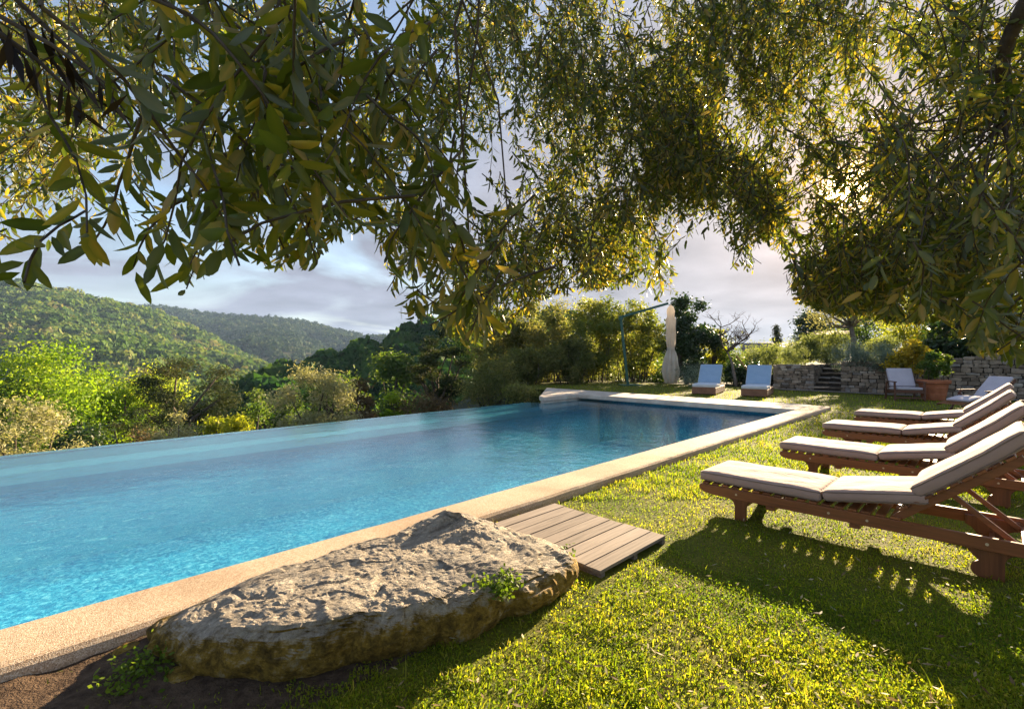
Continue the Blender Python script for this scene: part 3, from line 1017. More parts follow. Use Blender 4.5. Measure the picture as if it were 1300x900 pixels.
def make_lounger():
    root = empty('sun_lounger', (0, 0, 0))
    WL = 0.72
    zb0, zb1 = 0.195, 0.285
    # long side beams with a rounded nose and an upward scroll at the foot end
    for y in (0.0, WL - 0.036):
        nose = [(0.0, 0.255), (0.004, 0.272), (0.018, 0.284)]
        low = [(0.10, 0.200), (0.05, 0.207), (0.02, 0.222), (0.004, 0.24)]
        poly = nose + [(2.22, zb1), (2.235, 0.27), (2.235, 0.21), (2.22, zb0)] + [(0.16, zb0)] + low
        b = MB(); b.prism(poly, y, y + 0.036, .5)
        o = b.build('side_beam', M_teak, root, bevel=0.005)
        for xx in (0.34, 1.05, 1.30, 1.95):
            bb = MB()
            yc = y - 0.001 if y == 0 else y + 0.037
            bb.lathe([(0.0095, -.0015), (0.0095, .0015)], 10)
            for q in range(len(bb.V) - 20, len(bb.V)):
                vx, vy, vz = bb.V[q]
                bb.V[q] = (vx + xx, yc + vz, vy + 0.24)
            bb.build('wood_plug', M_bolt, o)
    # legs: shouldered brackets
    for x, wide in ((0.36, 1.0), (1.97, 1.35)):
        for y in (0.037, WL - 0.073 - 0.004):
            hw = 0.048 * wide
            half = [(hw, 0.0), (hw, 0.105)]
            for a in range(0, 91, 15):                # concave quarter arch up to the beam
                half.append((hw + 0.075 - 0.075 * math.cos(R(a)) * 1.0, 0.115 + 0.075 * math.sin(R(a))))
            half.append((hw + 0.085, 0.262))
            poly = [(x + px_, z) for px_, z in half] + [(x - px_, z) for px_, z in reversed(half)]
            if wide > 1:                               # the scroll at the back leg
                sc = [(x - 0.05 + 0.052 * math.cos(R(a)), 0.055 + 0.055 * math.sin(R(a))) for a in range(90, 271, 20)]
                poly = [(x + px_, z) for px_, z in half] + [(x - 0.15, .262), (x - .15, .195), (x - .11, .17), (x - .085, .135), (x - .06, .112)] + sc[1:] + [(x - .045, 0)]
            b = MB(); b.prism(poly, y, y + 0.04, .35)
            b.build('leg', M_teak_z, root, bevel=0.004)
    for x in (0.36, 1.97):
        b = MB(); b.box((x, WL / 2, 0.13), (0.028, WL - 0.155, 0.06)); b.build('stretcher', M_teak, root, bevel=.003)
    # slats of the flat part
    b = MB()
    r = np.random.default_rng(2)
    x = 0.03
    while x < 1.46:
        b.box((x + 0.03, WL / 2, 0.2955), (0.058, WL - 0.012, 0.018), None, float(r.random())); x += 0.088
    b.build('slats', mat_wood_y, root, bevel=0.003)
    for x in (0.62, 1.22):
        b = MB(); b.box((x, WL / 2, 0.176), (0.07, WL - 0.01, 0.034)); b.build('cross_rail', mat_wood_y, root, bevel=.003)
    # raised back: two rails, slats, struts
    th = R(39)
    hx, hz = 1.46, 0.285
    ex, ez = hx + 0.86 * math.cos(th), hz + 0.86 * math.sin(th)
    for y in (0.062, WL - 0.062):
        b = MB(); b.bar((hx, y, hz), (ex, y, ez), 0.034, 0.055); b.build('back_rail', M_teak, root, bevel=.004)
    b = MB()
    for k in range(9):
        s = 0.10 + k * 0.088
        c = Vector((hx + s * math.cos(th), WL / 2, hz + s * math.sin(th))) + Vector((-math.sin(th), 0, math.cos(th))) * 0.0375
        b.box(c, (0.058, WL - 0.03, 0.018), Matrix.Rotation(-th, 3, 'Y'), float(r.random()))
    b.build('back_slats', mat_wood_y, root, bevel=.003)
    for y in (0.105, WL - 0.105):
        b = MB(); b.bar((hx + .40 * math.cos(th), y, hz + .40 * math.sin(th) - .02), (2.13, y, 0.215), 0.028, 0.034); b.build('prop_strut', M_teak, root, bevel=.003)
    b = MB(); b.tube([(2.13, 0.04, 0.225), (2.13, WL - 0.04, 0.225)], 0.014, 8); b.build('prop_bar', M_teak, root, smooth=False)
    # cushions: foot, seat bridging up to the back, back
    cushion('foot_cushion', 1.0, 0.70, 0.088, 1.3, root, (-0.005, WL / 2, 0.352), R(0))
    cushion('seat_cushion', 0.66, 0.70, 0.085, 4.1, root, (1.0, WL / 2, 0.362), R(9.5))
    c = cushion('back_cushion', 0.76, 0.70, 0.092, 7.7, root, (1.575, WL / 2, 0.487), R(40), bend=0.05)
    return root


mat_wood_y = mat_wood('oiled_teak_slat', (0.11, 0.036, 0.013), (0.33, 0.12, 0.042), 'Y', 0.42, 0.4, 1.2)
proto = make_lounger()
spots = [(4.50, 1.99, 0.0, 'teak sun lounger with beige cushions and raised back, first of its row by the boulder'),
         (6.70, 1.93, 0.4, 'second teak sun lounger from the boulder, beige cushions, raised back'),
         (9.00, 1.97, -0.5, 'third teak sun lounger from the boulder, between two others of the row'),
         (11.38, 1.95, 0.3, 'last teak sun lounger of the row, closest to the potted shrub')]
for i, (u, v, rz, lab) in enumerate(spots):
    o = proto if i == 0 else copy_tree(proto)
    o.location = W(u, v, 0)
    o.rotation_euler = (0, 0, R(-45 + rz))
    tag(o, lab, 'sun lounger', 'teak loungers in a row on the lawn')
    if i:
        for ch in o.children:
            if ch.name.startswith(('foot_cushion', 'seat_cushion', 'back_cushion')):
                ch.rotation_euler.y += R(random.uniform(-1, 1)); ch.location.y += random.uniform(-.012, .012)

# ------------------------------------------------------------------ wicker daybeds with blue cushions
t_ = NT('brown_wicker')
wv_ = t_.n('ShaderNodeTexWave', wave_type='BANDS', bands_direction='Z'); wv_.inputs['Scale'].default_value = 24; wv_.inputs['Distortion'].default_value = 0.6; t_.l(t_.co, wv_.inputs[0])
w2_ = t_.n('ShaderNodeTexWave', wave_type='BANDS', bands_direction='DIAGONAL'); w2_.inputs['Scale'].default_value = 9; t_.l(t_.co, w2_.inputs[0])
hw_ = t_.math('MULTIPLY', wv_.outputs['Fac'], w2_.outputs['Fac'])
c_ = t_.ramp(t_.math('ADD', t_.math('MULTIPLY', hw_, .6), t_.math('MULTIPLY', t_.noise(9, 4), .5)), [(0.2, (0.16, 0.075, 0.042)), (0.8, (0.44, 0.24, 0.15))])
M_wicker = t_.done(t_.principled(c_, 0.7, t_.bump(hw_, .8, .01), .25))
M_blue = mat_fabric('blue_canvas', (0.23, 0.34, 0.48), (0.30, 0.42, 0.55), 300)
M_white_pipe = mat_fabric('white_piping', (0.60, 0.60, 0.60), (0.70, 0.70, 0.70), 300)
M_paleblue = mat_fabric('pale_blue_canvas', (0.50, 0.54, 0.60), (0.58, 0.62, 0.67), 300)


def make_daybed():
    root = empty('wicker_daybed', (0, 0, 0))
    b = MB(); b.box((1.0, 0, 0.155), (2.0, 0.84, 0.26)); b.build('wicker_base', M_wicker, root, bevel=0.03)
    for x in (0.12, 1.88):
        for y in (-.34, .34):
            b = MB(); b.box((x, y, 0.014), (0.06, 0.06, 0.028)); b.build('foot_block', M_wicker, root)
    cushion('seat_cushion', 1.12, 0.82, 0.11, 3.3, root, (0.0, 0, 0.34), 0, M_paleblue, M_white_pipe)
    b = MB()
    th = R(52)
    for y in (-.36, .36):
        b.bar((1.02, y, .285), (1.02 + .8 * math.cos(th), y, .285 + .8 * math.sin(th)), .035, .035)
    for k in range(6):
        s = .1 + k * .13
        b.bar((1.02 + s * math.cos(th), -.36, .285 + s * math.sin(th)), (1.02 + s * math.cos(th), .36, .285 + s * math.sin(th)), .03, .02)
    b.bar((1.02 + .68 * math.cos(th), .30, .285 + .68 * math.sin(th)), (1.78, .30, .285), .03, .03)
    b.bar((1.02 + .68 * math.cos(th), -.30, .285 + .68 * math.sin(th)), (1.78, -.30, .285), .03, .03)
    b.build('back_frame', M_wicker, root)
    cushion('back_cushion', 0.88, 0.82, 0.10, 8.2, root, (1.015, 0, 0.385), th, M_blue, M_white_pipe, bend=.02)
    return root


db = make_daybed()
x, y, _ = at(893, 17.95)
db.location = (x, y, 0); db.rotation_euler = (0, 0, R(57))
tag(db, 'brown wicker daybed with blue back cushion beside the dark shrub', 'daybed', 'wicker daybeds behind the pool')
db2 = copy_tree(db)
x, y, _ = at(957, 17.0)
db2.location = (x, y, 0); db2.rotation_euler = (0, 0, R(56))
tag(db2, 'brown wicker daybed with blue back cushion beside the stone wall end', 'daybed')

# ------------------------------------------------------------------ armchair and steamer chairs by the wall
M_lilac = mat_fabric('grey_lilac_canvas', (0.42, 0.39, 0.43), (0.52, 0.48, 0.52), 300)
M_lilac_pipe = mat_fabric('grey_piping', (0.30, 0.28, 0.30), (0.36, 0.33, 0.36), 300)
M_dark_teak = mat_wood('dark_teak', (0.055, 0.022, 0.013), (0.16, 0.065, 0.035), 'X', 0.5, 0.35)
root = empty('armchair', (*at(1155, 15.6)[:2], 0), R(72), 'dark wooden garden armchair with grey lilac cushion next to the terracotta pot', 'armchair')
# local X points backwards from the seat front, Y across
for y in (-.40, .40):
    b = MB(); b.bar((0.0, y, 0), (0.02, y, .60), .05, .05); b.build('leg', M_dark_teak, root, bevel=.005)
    b = MB(); b.bar((0.72, y, 0), (0.62, y, .58), .05, .05); b.build('leg', M_dark_teak, root, bevel=.005)
    b = MB(); b.box((0.34, y, .612), (.80, .075, .03)); b.build('armrest', M_dark_teak, root, bevel=.008)
b = MB(); b.box((0.0, 0, .30), (.03, .75, .08)); b.box((.66, 0, .25), (.03, .75, .08)); b.box((.33, -.365, .28), (.66, .025, .07)); b.box((.33, .365, .28), (.66, .025, .07))
for k in range(6): b.box((.06 + k * .11, 0, .345), (.07, .72, .02))
b.build('seat_frame', M_dark_teak, root, bevel=.003)
b = MB(); b.bar((.56, -.33, .33), (.86, -.33, .94), .04, .035); b.bar((.56, .33, .33), (.86, .33, .94), .04, .035); b.bar((.86, -.34, .93), (.86, .34, .93), .035, .05)
for k in range(4): b.bar((.62 + k * .06, -.33, .45 + k * .122), (.62 + k * .06, .33, .45 + k * .122), .02, .045)
b.build('back_frame', M_dark_teak, root)
b = MB(); b.box((0.01, 0, .10), (.025, .76, .05)); b.build('stretcher', M_dark_teak, root)
cushion('seat_cushion', .60, .72, .075, 2.2, root, (-.01, 0, .398), R(-3), M_lilac, M_lilac_pipe)
cushion('back_cushion', .66, .72, .075, 5.2, root, (.51, 0, .44), R(63), M_lilac, M_lilac_pipe)


def make_steamer():
    root = empty('steamer_chair', (0, 0, 0))
    for y in (-.29, .29):
        b = MB(); b.bar((-.05, y, .20), (.62, y, .34), .03, .05); b.build('foot_rail', M_dark_teak, root, bevel=.004)
        b = MB(); b.bar((.60, y, .34), (1.12, y, .28), .03, .05); b.build('seat_rail', M_dark_teak, root, bevel=.004)
        b = MB(); b.bar((1.10, y, .27), (1.72, y, .84), .03, .05); b.build('back_rail', M_dark_teak, root, bevel=.004)
        b = MB(); b.bar((.42, y * 1.12, 0), (.80, y * 1.12, .56), .03, .045); b.build('leg', M_dark_teak, root, bevel=.004)
        b = MB(); b.bar((1.42, y * 1.12, 0), (.70, y * 1.12, .50), .03, .045); b.build('leg', M_dark_teak, root, bevel=.004)
        b = MB(); b.box((.98, y * 1.15, .565), (.62, .07, .026)); b.build('armrest', M_dark_teak, root, bevel=.006)
        b = MB(); b.bar((.02, y, 0), (.02, y, .21), .03, .04); b.build('leg', M_dark_teak, root, bevel=.004)
    b = MB()
    for k in range(9): b.bar((-.03 + k * .075, -.28, .235 + k * .0157), (-.03 + k * .075, .28, .235 + k * .0157), .045, .016)
    for k in range(6): b.bar((.66 + k * .085, -.28, .365 - k * .010), (.66 + k * .085, .28, .365 - k * .010), .05, .016)
    for k in range(9): b.bar((1.14 + k * .069, -.28, .34 + k * .064), (1.14 + k * .069, .28, .34 + k * .064), .05, .016)
    b.build('slats', mat_wood_y, root)
    cushion('foot_cushion', .44, .54, .05, 1.1, root, (.20, 0, .315), R(11.5), M_lilac, M_lilac_pipe)
    cushion('seat_cushion', .50, .54, .05, 2.1, root, (.64, 0, .40), R(-6), M_lilac, M_lilac_pipe)
    cushion('back_cushion', .80, .54, .055, 3.1, root, (1.11, 0, .365), R(42.5), M_lilac, M_lilac_pipe)
    return root


s1 = make_steamer()
s1.location = (*at(1207, 12.4)[:2], 0); s1.rotation_euler = (0, 0, R(12))
tag(s1, 'dark slatted steamer chair with grey lilac cushion between the row of loungers and the wall', 'deck chair', 'steamer chairs')
s2 = copy_tree(s1)
s2.location = (*at(1262, 9.6)[:2], 0); s2.rotation_euler = (0, 0, R(-12))
tag(s2, 'second dark steamer chair, mostly hidden behind the raised backs of the teak loungers', 'deck chair')

# ------------------------------------------------------------------ terracotta pot
t_ = NT('terracotta')
f_ = t_.noise(4, 6); c_ = t_.ramp(f_, [(0.3, (0.28, 0.085, 0.035)), (0.7, (0.46, 0.165, 0.075))])
M_terra = t_.done(t_.principled(c_, 0.75, t_.bump(t_.noise(60, 4), .25, .005), .25))
px_, py_, _ = at(1185, 15.9)
root = empty('terracotta_pot', (px_, py_, 0), 0, 'large round terracotta pot with thick rim and ribs in front of the stone wall', 'pot')
b = MB()
b.lathe([(0.285, 0.0), (0.295, .02), (.33, .18), (.338, .19), (.338, .21), (.334, .22), (.365, .40), (.373, .41), (.373, .43), (.368, .44), (.385, .54), (.43, .55), (.445, .57), (.445, .655), (.43, .67), (.39, .668), (.375, .60)], 40)
b.build('pot_body', M_terra, root, smooth=False, bevel=.004)
b = MB(); b.lathe([(.36, .585), (.372, .60), (.2, .615), (.02, .62)], 24); b.build('soil', M_soil, root)

# ------------------------------------------------------------------ cantilever parasol
M_green_metal = NT('green_paint'); M_green_metal = M_green_metal.done(M_green_metal.principled((0.012, 0.085, 0.06), 0.4, None, 0.5))
t_ = NT('cream_canvas')
f_ = t_.noise(2.5, 4); c_ = t_.ramp(f_, [(.3, (.68, .60, .49)), (.7, (.80, .73, .63))])
pr = t_.principled(c_, .9, t_.bump(t_.noise(14, 3, .5, t_.scaled((1, 1, .2))), .4, .03), .1)
trn = t_.n('ShaderNodeBsdfTranslucent'); t_.l(c_, trn.inputs[0])
ms = t_.n('ShaderNodeMixShader'); ms.inputs[0].default_value = .5; t_.l(pr, ms.inputs[1]); t_.l(trn.outputs[0], ms.inputs[2])
M_cream = t_.done(ms.outputs[0])
D = 23.4
bx, by, _ = at(797, D)
root = empty('cantilever_parasol', (bx, by, 0), 0, 'closed cream cantilever parasol hanging from a dark green post beside the hedge', 'parasol')
top = Vector((at(788, D)[0] - bx, 0, zat(403, D)))
b = MB(); b.bar((0, 0, 0.06), top, .12, .09, (0, 1, 0)); b.build('post', M_green_metal, root, bevel=.01)
b = MB(); b.box((0.12, 0, .03), (1.0, .8, .06)); b.build('base_plate', M_green_metal, root, bevel=.01)
end = Vector((at(846, D)[0] - bx, -.3, zat(386, D)))
b = MB(); b.bar(top + Vector((-.06, 0, 0)), end, .09, .11); b.build('arm', M_green_metal, root, bevel=.01)
b = MB(); b.box(top + Vector((0, 0, -.03)), (.2, .16, .2)); b.build('joint', M_green_metal, root, bevel=.015)
cxp = at(849, D)[0] - bx


def pleat(an, z, j):
    k = max(0.25, min(1, (3.6 - z) / 2.4))
    return 1 + 0.26 * k * math.sin(an * 8 + .5 * math.sin(z * 3)) + .07 * k * math.sin(an * 17 + z * 2)


zc_old = [(.03, zat(388, D)), (.22, zat(391, D)), (.27, zat(396, D)), (.25, zat(404, D)), (.34, zat(407, D)), (.31, zat(413, D)), (.30, zat(426, D)), (.27, zat(437, D)), (.235, zat(443, D)), (.25, zat(446, D)), (.31, zat(452, D)), (.385, zat(463, D)), (.43, zat(471, D)), (.40, zat(478, D)), (.33, zat(483, D)), (.29, zat(486, D))]
zc = [(.03, zat(388, D)), (.16, zat(391, D)), (.22, zat(396, D)), (.20, zat(403, D)), (.29, zat(406, D)), (.26, zat(414, D)), (.27, zat(426, D)), (.24, zat(436, D)), (.185, zat(441.5, D)), (.18, zat(444, D)), (.25, zat(448, D)), (.32, zat(455, D)), (.39, zat(464, D)), (.43, zat(471, D)), (.39, zat(478, D)), (.31, zat(483, D)), (.28, zat(486, D))]
zc = [(q_ * .80, z_) for q_, z_ in zc]
b = MB(); b.lathe(zc, 128, (cxp, -.3, 0), pleat)
b.build('canopy', M_cream, root, smooth=True)
b = MB(); b.lathe([(.168, zat(445, D)), (.18, zat(444.2, D)), (.18, zat(441.8, D)), (.168, zat(441, D))], 32, (cxp, -.3, 0)); b.build('tie_strap', M_cream, root)

# ------------------------------------------------------------------ buildings far behind
M_plaster = mat_rough('cream_plaster', (.52, .47, .38), (.66, .60, .50), 3, .9, .2, .01)
M_roof = mat_rough('clay_roof', (.26, .12, .07), (.40, .22, .14), 14, .85, .6, .03)
M_shut = mat_rough('brown_shutter', (.06, .04, .03), (.10, .07, .05), 9, .6)
M_greyroof = mat_rough('slate_roof', (.12, .10, .10), (.2, .17, .16), 9, .8)


def house(name, label, x, y, z, w, d, h, rh, rz, wall, roof, wins):
    root = empty(name, (x, y, z), rz, label, 'house')
    b = MB(); b.box((0, d / 2, h / 2), (w, d, h)); b.build('wall', wall, root)
    b = MB(); e = .35
    b.add([(-w / 2 - e, -e, h), (w / 2 + e, -e, h), (w / 2 + e, d + e, h), (-w / 2 - e, d + e, h), (-w / 2 - e, d / 2, h + rh), (w / 2 + e, d / 2, h + rh),
           (-w / 2 - e, -e, h + .12), (w / 2 + e, -e, h + .12), (w / 2 + e, d + e, h + .12), (-w / 2 - e, d + e, h + .12)],
          [(0, 3, 2, 1), (6, 7, 5, 4), (8, 9, 4, 5), (0, 1, 7, 6), (2, 3, 9, 8), (6, 4, 9), (3, 0, 6, 9), (7, 8, 5), (1, 2, 8, 7)])
    b.build('roof', roof, root)
    for (wx, wz, ww, wh) in wins:
        b = MB(); b.box((wx, -.02, wz), (ww, .08, wh)); b.build('window', M_shut, root)
    return root


house('garden_house', 'small cream plastered garden house with clay roof behind the olive tree', *at(1053, 44)[:2], 0.9, 2.3, 4, 2.3, .5, R(-40), M_plaster, M_roof, [(.2, 1.6, .5, .8)])
house('farmhouse', 'distant grey roofed house showing above the pale shrubs near the cypress', *at(963, 90)[:2], 1.2, 4.5, 6, 1.2, 1.3, R(-20), M_plaster, M_greyroof, [(0, .6, 1.0, .6)])

# ------------------------------------------------------------------ vegetation
def leaf_quads(P, size, aspect, r, up=0.3, out=None, long_dir=None):
    """one folded-diamond leaf per point"""
    n = len(P)
    nrm = r.normal(size=(n, 3)); nrm[:, 2] += up * 2
    if out is not None: nrm += out * 0.8
    nrm /= np.linalg.norm(nrm, axis=1)[:, None]
    a = r.normal(size=(n, 3))
    if long_dir is not None: a = a * .55 + long_dir
    a = a - nrm * (a * nrm).sum(1)[:, None]
    a /= np.linalg.norm(a, axis=1)[:, None] + 1e-9
    b = np.cross(nrm, a)
    s = size[:, None]
    V = np.stack([P - a * s * .5, P - b * s * aspect * .5, P + a * s * .5, P + b * s * aspect * .5], 1).reshape(-1, 3)
    return V


BARK = mat_rough('bark', (.045, .035, .028), (.14, .11, .085), 14, .95, .8, .02)
BARK_PALE = mat_rough('grey_bark', (.10, .085, .07), (.24, .20, .17), 14, .95, .8, .02)


def plant(name, label, cat, base, height, width, mat, leaf, n, clumps=18, shape='round', aspect=.5, trunk=True, bark=None, seed=0, group=None, crown_base=.25, clump_r=.24, up=.3, stems=0, part='crown', squash=.8, limbs=True, trunk_r=None):
    r = np.random.default_rng(seed + 1000)
    root = empty(name, base, 0, label, cat, group)
    Wd = width / 2
    cs = []
    for k in range(clumps):
        for _ in range(40):
            p = r.uniform(-1, 1, 3)
            q = np.linalg.norm(p)
            if q < 1 and (q > .35 or r.random() < .3): break
        if shape == 'round': pass
        elif shape == 'cone':
            zz = (p[2] + 1) / 2; p[:2] *= (1 - zz * .92)
        elif shape == 'pine':
            zz = (p[2] + 1) / 2; p[:2] *= (0.5 + .5 * math.sin(min(1, zz * 1.15) * math.pi))
        elif shape == 'column':
            zz = (p[2] + 1) / 2; p[:2] *= .85 + .15 * math.sin(zz * 3.1)
        elif shape == 'dome':
            p[2] = p[2] if p[2] > -.3 else p[2] * .5
        z0 = height * crown_base
        hz = (height - z0) / 2
        cs.append((p[0] * Wd * .82, p[1] * Wd * .82, z0 + hz + p[2] * hz * .95))
    cs = np.array(cs)
    rad = clump_r * width * r.uniform(.6, 1.25, clumps)
    w = rad ** 2; w /= w.sum()
    ki = r.choice(clumps, n, p=w)
    d = r.normal(size=(n, 3)); d /= np.linalg.norm(d, axis=1)[:, None]
    rr = rad[ki] * r.random(n) ** .42 * (1 + .25 * r.normal(size=n))
    sq = np.array([1, 1, squash])
    P = cs[ki] + d * rr[:, None] * sq
    P[:, 2] = np.maximum(P[:, 2], .03 * height)
    size = leaf * (0.6 + .8 * r.random(n))
    V = leaf_quads(P, size, aspect, r, up, d)
    tone = np.clip(.5 + .22 * r.normal(size=clumps), 0, 1)[ki] * .6 + .4 * r.random(n)
    np_mesh(part, V, [np.arange(4 * n).reshape(-1, 4)], mat, root, np.repeat(tone, 4))
    if trunk:
        tr = trunk_r or max(.03, height * .022)
        b = MB()
        hh = height * max(crown_base, .12) * 1.25
        lean = r.normal(size=2) * .04 * height
        if not stems:
            path = [(lean[0] * t * t, lean[1] * t * t, -.15 + (hh + .15) * t) for t in np.linspace(0, 1, 7)]
            b.tube(path, [tr * (1.35 - .6 * t) for t in np.linspace(0, 1, 7)], 8)
            fork = Vector(path[-1])
            if limbs:
                for k in r.permutation(clumps)[:12]:
                    c = Vector(cs[k]); mid = fork.lerp(c, .5) + Vector(r.normal(size=3)) * .05 * width
                    b.tube([fork, fork.lerp(mid, .6), mid, mid.lerp(c, .6), c], [tr * .62, tr * .5, tr * .4, tr * .28, tr * .12], 5)
        else:
            for k in range(stems):
                c = Vector(cs[k % clumps]); q = Vector((c.x * .55 + r.normal() * .1 * Wd, c.y * .55 + r.normal() * .1 * Wd, 0))
                mid = q.lerp(c, .5) + Vector((r.normal() * .06 * Wd, r.normal() * .06 * Wd, 0))
                b.tube([q - Vector((0, 0, .1)), q.lerp(mid, .5), mid, mid.lerp(c, .6), c], [tr, tr * .85, tr * .7, tr * .5, tr * .2], 5)
        b.build('trunk' if not stems else 'stem_clump', bark or BARK, root, smooth=True)
    return root


G_bright = mat_leaf('bright_leaves', [(0, (.07, .15, .012)), (.5, (.19, .29, .018)), (1, (.38, .41, .04))], .5, .6, .2, tgain=1.7)
G_yellow = mat_leaf('yellow_green_leaves', [(0, (.11, .15, .012)), (.5, (.26, .28, .02)), (1, (.42, .38, .04))], .5, .6, .2)
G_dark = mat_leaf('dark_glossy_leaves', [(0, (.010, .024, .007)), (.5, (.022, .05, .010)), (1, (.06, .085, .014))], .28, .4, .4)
G_mid = mat_leaf('mid_green_leaves', [(0, (.03, .07, .01)), (.5, (.075, .13, .02)), (1, (.16, .19, .03))], .45, .6, .2)
G_olive = mat_leaf('silver_olive_leaves', [(0, (.13, .14, .06)), (.5, (.28, .27, .13)), (1, (.46, .42, .25))], .35, .55, .3)
G_pine = mat_leaf('pine_needles', [(0, (.014, .028, .010)), (.5, (.038, .055, .018)), (1, (.12, .105, .045))], .2, .8, .1)
G_brown = mat_leaf('tawny_leaves', [(0, (.04, .03, .015)), (.5, (.115, .08, .04)), (1, (.22, .155, .085))], .3, .8, .1)
G_olean = mat_leaf('oleander_leaves', [(0, (.05, .07, .022)), (.5, (.14, .155, .05)), (1, (.32, .26, .09))], .55, .6, .2)
G_hedge_y = mat_leaf('laurel_leaves', [(0, (.055, .085, .015)), (.5, (.15, .18, .032)), (1, (.40, .34, .06))], .55, .5, .3)
G_lav = mat_leaf('lavender_leaves', [(0, (.09, .13, .10)), (.5, (.16, .21, .17)), (1, (.26, .31, .26))], .3, .8, .1)
G_pale = mat_leaf('pale_herb_leaves', [(0, (.08, .11, .035)), (.5, (.15, .18, .06)), (1, (.26, .28, .11))], .45, .7, .15)
G_rose = mat_leaf('yellow_blossom_leaves', [(0, (.09, .10, .012)), (.45, (.20, .18, .02)), (.7, (.46, .33, .03)), (1, (.62, .45, .07))], .45, .7, .15)


def at_ground(px, d, dz=0.0):
    x, y, _ = at(px, d)
    return (x, y, terrain_z(x, y) + dz)


def valley(name, label, cat, px, top, wpx, d, mat, leaf, n, **kw):
    """a plant beyond the pool: pixel column, skyline row, width in pixels and distance in the photograph give place and size"""
    b = at_ground(px, d)
    h = zat(top, d) - b[2]
    return plant(name, label, cat, b, h, wpx / F * d, mat, leaf, n, **kw)


GV = 'trees beyond the infinity edge'
valley('olive_tree', 'silvery olive bush at the outermost corner of the infinity edge', 'tree', 38, 497, 118, 12.5, G_olive, .10, 6500, seed=1, clumps=26, clump_r=.17, aspect=.32, crown_base=.12, group=GV)
valley('deciduous_tree', 'broad bright green tree with yellow sunlit crown beyond the silvery corner olive', 'tree', 95, 428, 226, 33, G_bright, .21, 24000, seed=2, clumps=34, clump_r=.15, aspect=.6, crown_base=.2, group=GV)
valley('deciduous_tree', 'mid green rounded tree merging into the broad bright green tree beside the dark pine', 'tree', 172, 446, 96, 36, G_bright, .22, 9000, seed=3, clumps=18, clump_r=.2, aspect=.6, group=GV)
valley('deciduous_tree', 'deep green tree low on the outer side of the broad bright crown', 'tree', -10, 462, 90, 30, G_mid, .22, 5000, seed=4, clumps=18, aspect=.6, group=GV)
valley('pine_tree', 'dark wide pine with layered brown green crown beyond the pool', 'tree', 236, 446, 134, 29, G_pine, .18, 16000, seed=5, clumps=30, shape='dome', aspect=.25, crown_base=.42, clump_r=.15, squash=.42, group=GV)
valley('pine_tree', 'lower shadowy pine in front of the wide layered pine', 'tree', 190, 494, 110, 24, G_pine, .17, 8000, seed=6, clumps=22, aspect=.25, crown_base=.25, clump_r=.17, squash=.5, group=GV)
valley('deciduous_tree', 'vivid yellow green young tree just below the wide layered pine', 'tree', 284, 496, 92, 23, G_yellow, .17, 6000, seed=7, clumps=20, clump_r=.18, aspect=.6, group=GV)
valley('shrub', 'tawny brown dry bush between the low olive and the shadowy pine', 'shrub', 180, 520, 80, 17, G_brown, .12, 4000, seed=8, clumps=16, aspect=.4, crown_base=.1, group=GV)
valley('olive_tree', 'low silvery olive bush under the yellow green young tree', 'tree', 232, 522, 92, 13.5, G_olive, .10, 4800, seed=9, clumps=20, clump_r=.17, aspect=.32, crown_base=.1, group=GV)
valley('shrub', 'dark evergreen bush filling the gap between the corner olive and low olive', 'shrub', 115, 528, 110, 16, G_dark, .13, 5500, seed=10, clumps=18, aspect=.5, crown_base=.05, group=GV)
valley('shrub', 'dark green bush tucked between the yellow green tree and the tall pale olive', 'shrub', 325, 505, 74, 22, G_mid, .15, 4200, seed=11, clumps=14, aspect=.5, crown_base=.08, group=GV)
valley('olive_tree', 'tall pale silvery olive in the middle of the infinity edge', 'tree', 398, 462, 124, 17.0, G_olive, .12, 12000, seed=12, clumps=34, clump_r=.15, shape='dome', aspect=.3, crown_base=.1, group=GV)
valley('shrub', 'tawny brown bush next to the tall pale silvery olive', 'shrub', 453, 478, 52, 20, G_brown, .15, 4500, seed=13, clumps=15, aspect=.4, crown_base=.1, group=GV)
valley('shrub', 'fresh green little tree between the tawny bush and the tall brown pine', 'shrub', 500, 494, 46, 21, G_bright, .15, 3200, seed=14, clumps=12, aspect=.6, crown_base=.1, group=GV)
valley('deciduous_tree', 'rounded green tree on the slope behind the tall pale silvery olive', 'tree', 345, 478, 62, 48, G_mid, .34, 3800, seed=15, clumps=16, aspect=.6, group=GV)
valley('deciduous_tree', 'full dark green tree on the slope behind the tawny bush', 'tree', 430, 463, 78, 46, G_mid, .34, 4600, seed=16, clumps=18, aspect=.6, group=GV)
valley('deciduous_tree', 'deep green slope tree between the full dark one and the tall brown pine', 'tree', 497, 448, 72, 44, G_mid, .34, 4800, seed=17, clumps=18, aspect=.6, group=GV)
valley('pine_tree', 'tall brown green pine with ragged open crown at the end of the shrub screen', 'tree', 556, 408, 78, 27, G_pine, .20, 8500, seed=18, clumps=30, shape='column', aspect=.28, crown_base=.22, clump_r=.17, squash=.55, group=GV)
valley('shrub', 'brown stemmed thicket at the foot of the tall brown pine', 'shrub', 548, 488, 74, 21, G_brown, .13, 4200, seed=19, clumps=16, aspect=.4, crown_base=.06, group=GV)
valley('shrub', 'soft grey green bush beside the pale pool pier', 'shrub', 622, 458, 88, 21.5, G_olean, .14, 7000, seed=20, clumps=22, aspect=.3, crown_base=.05, stems=10, group=GV)

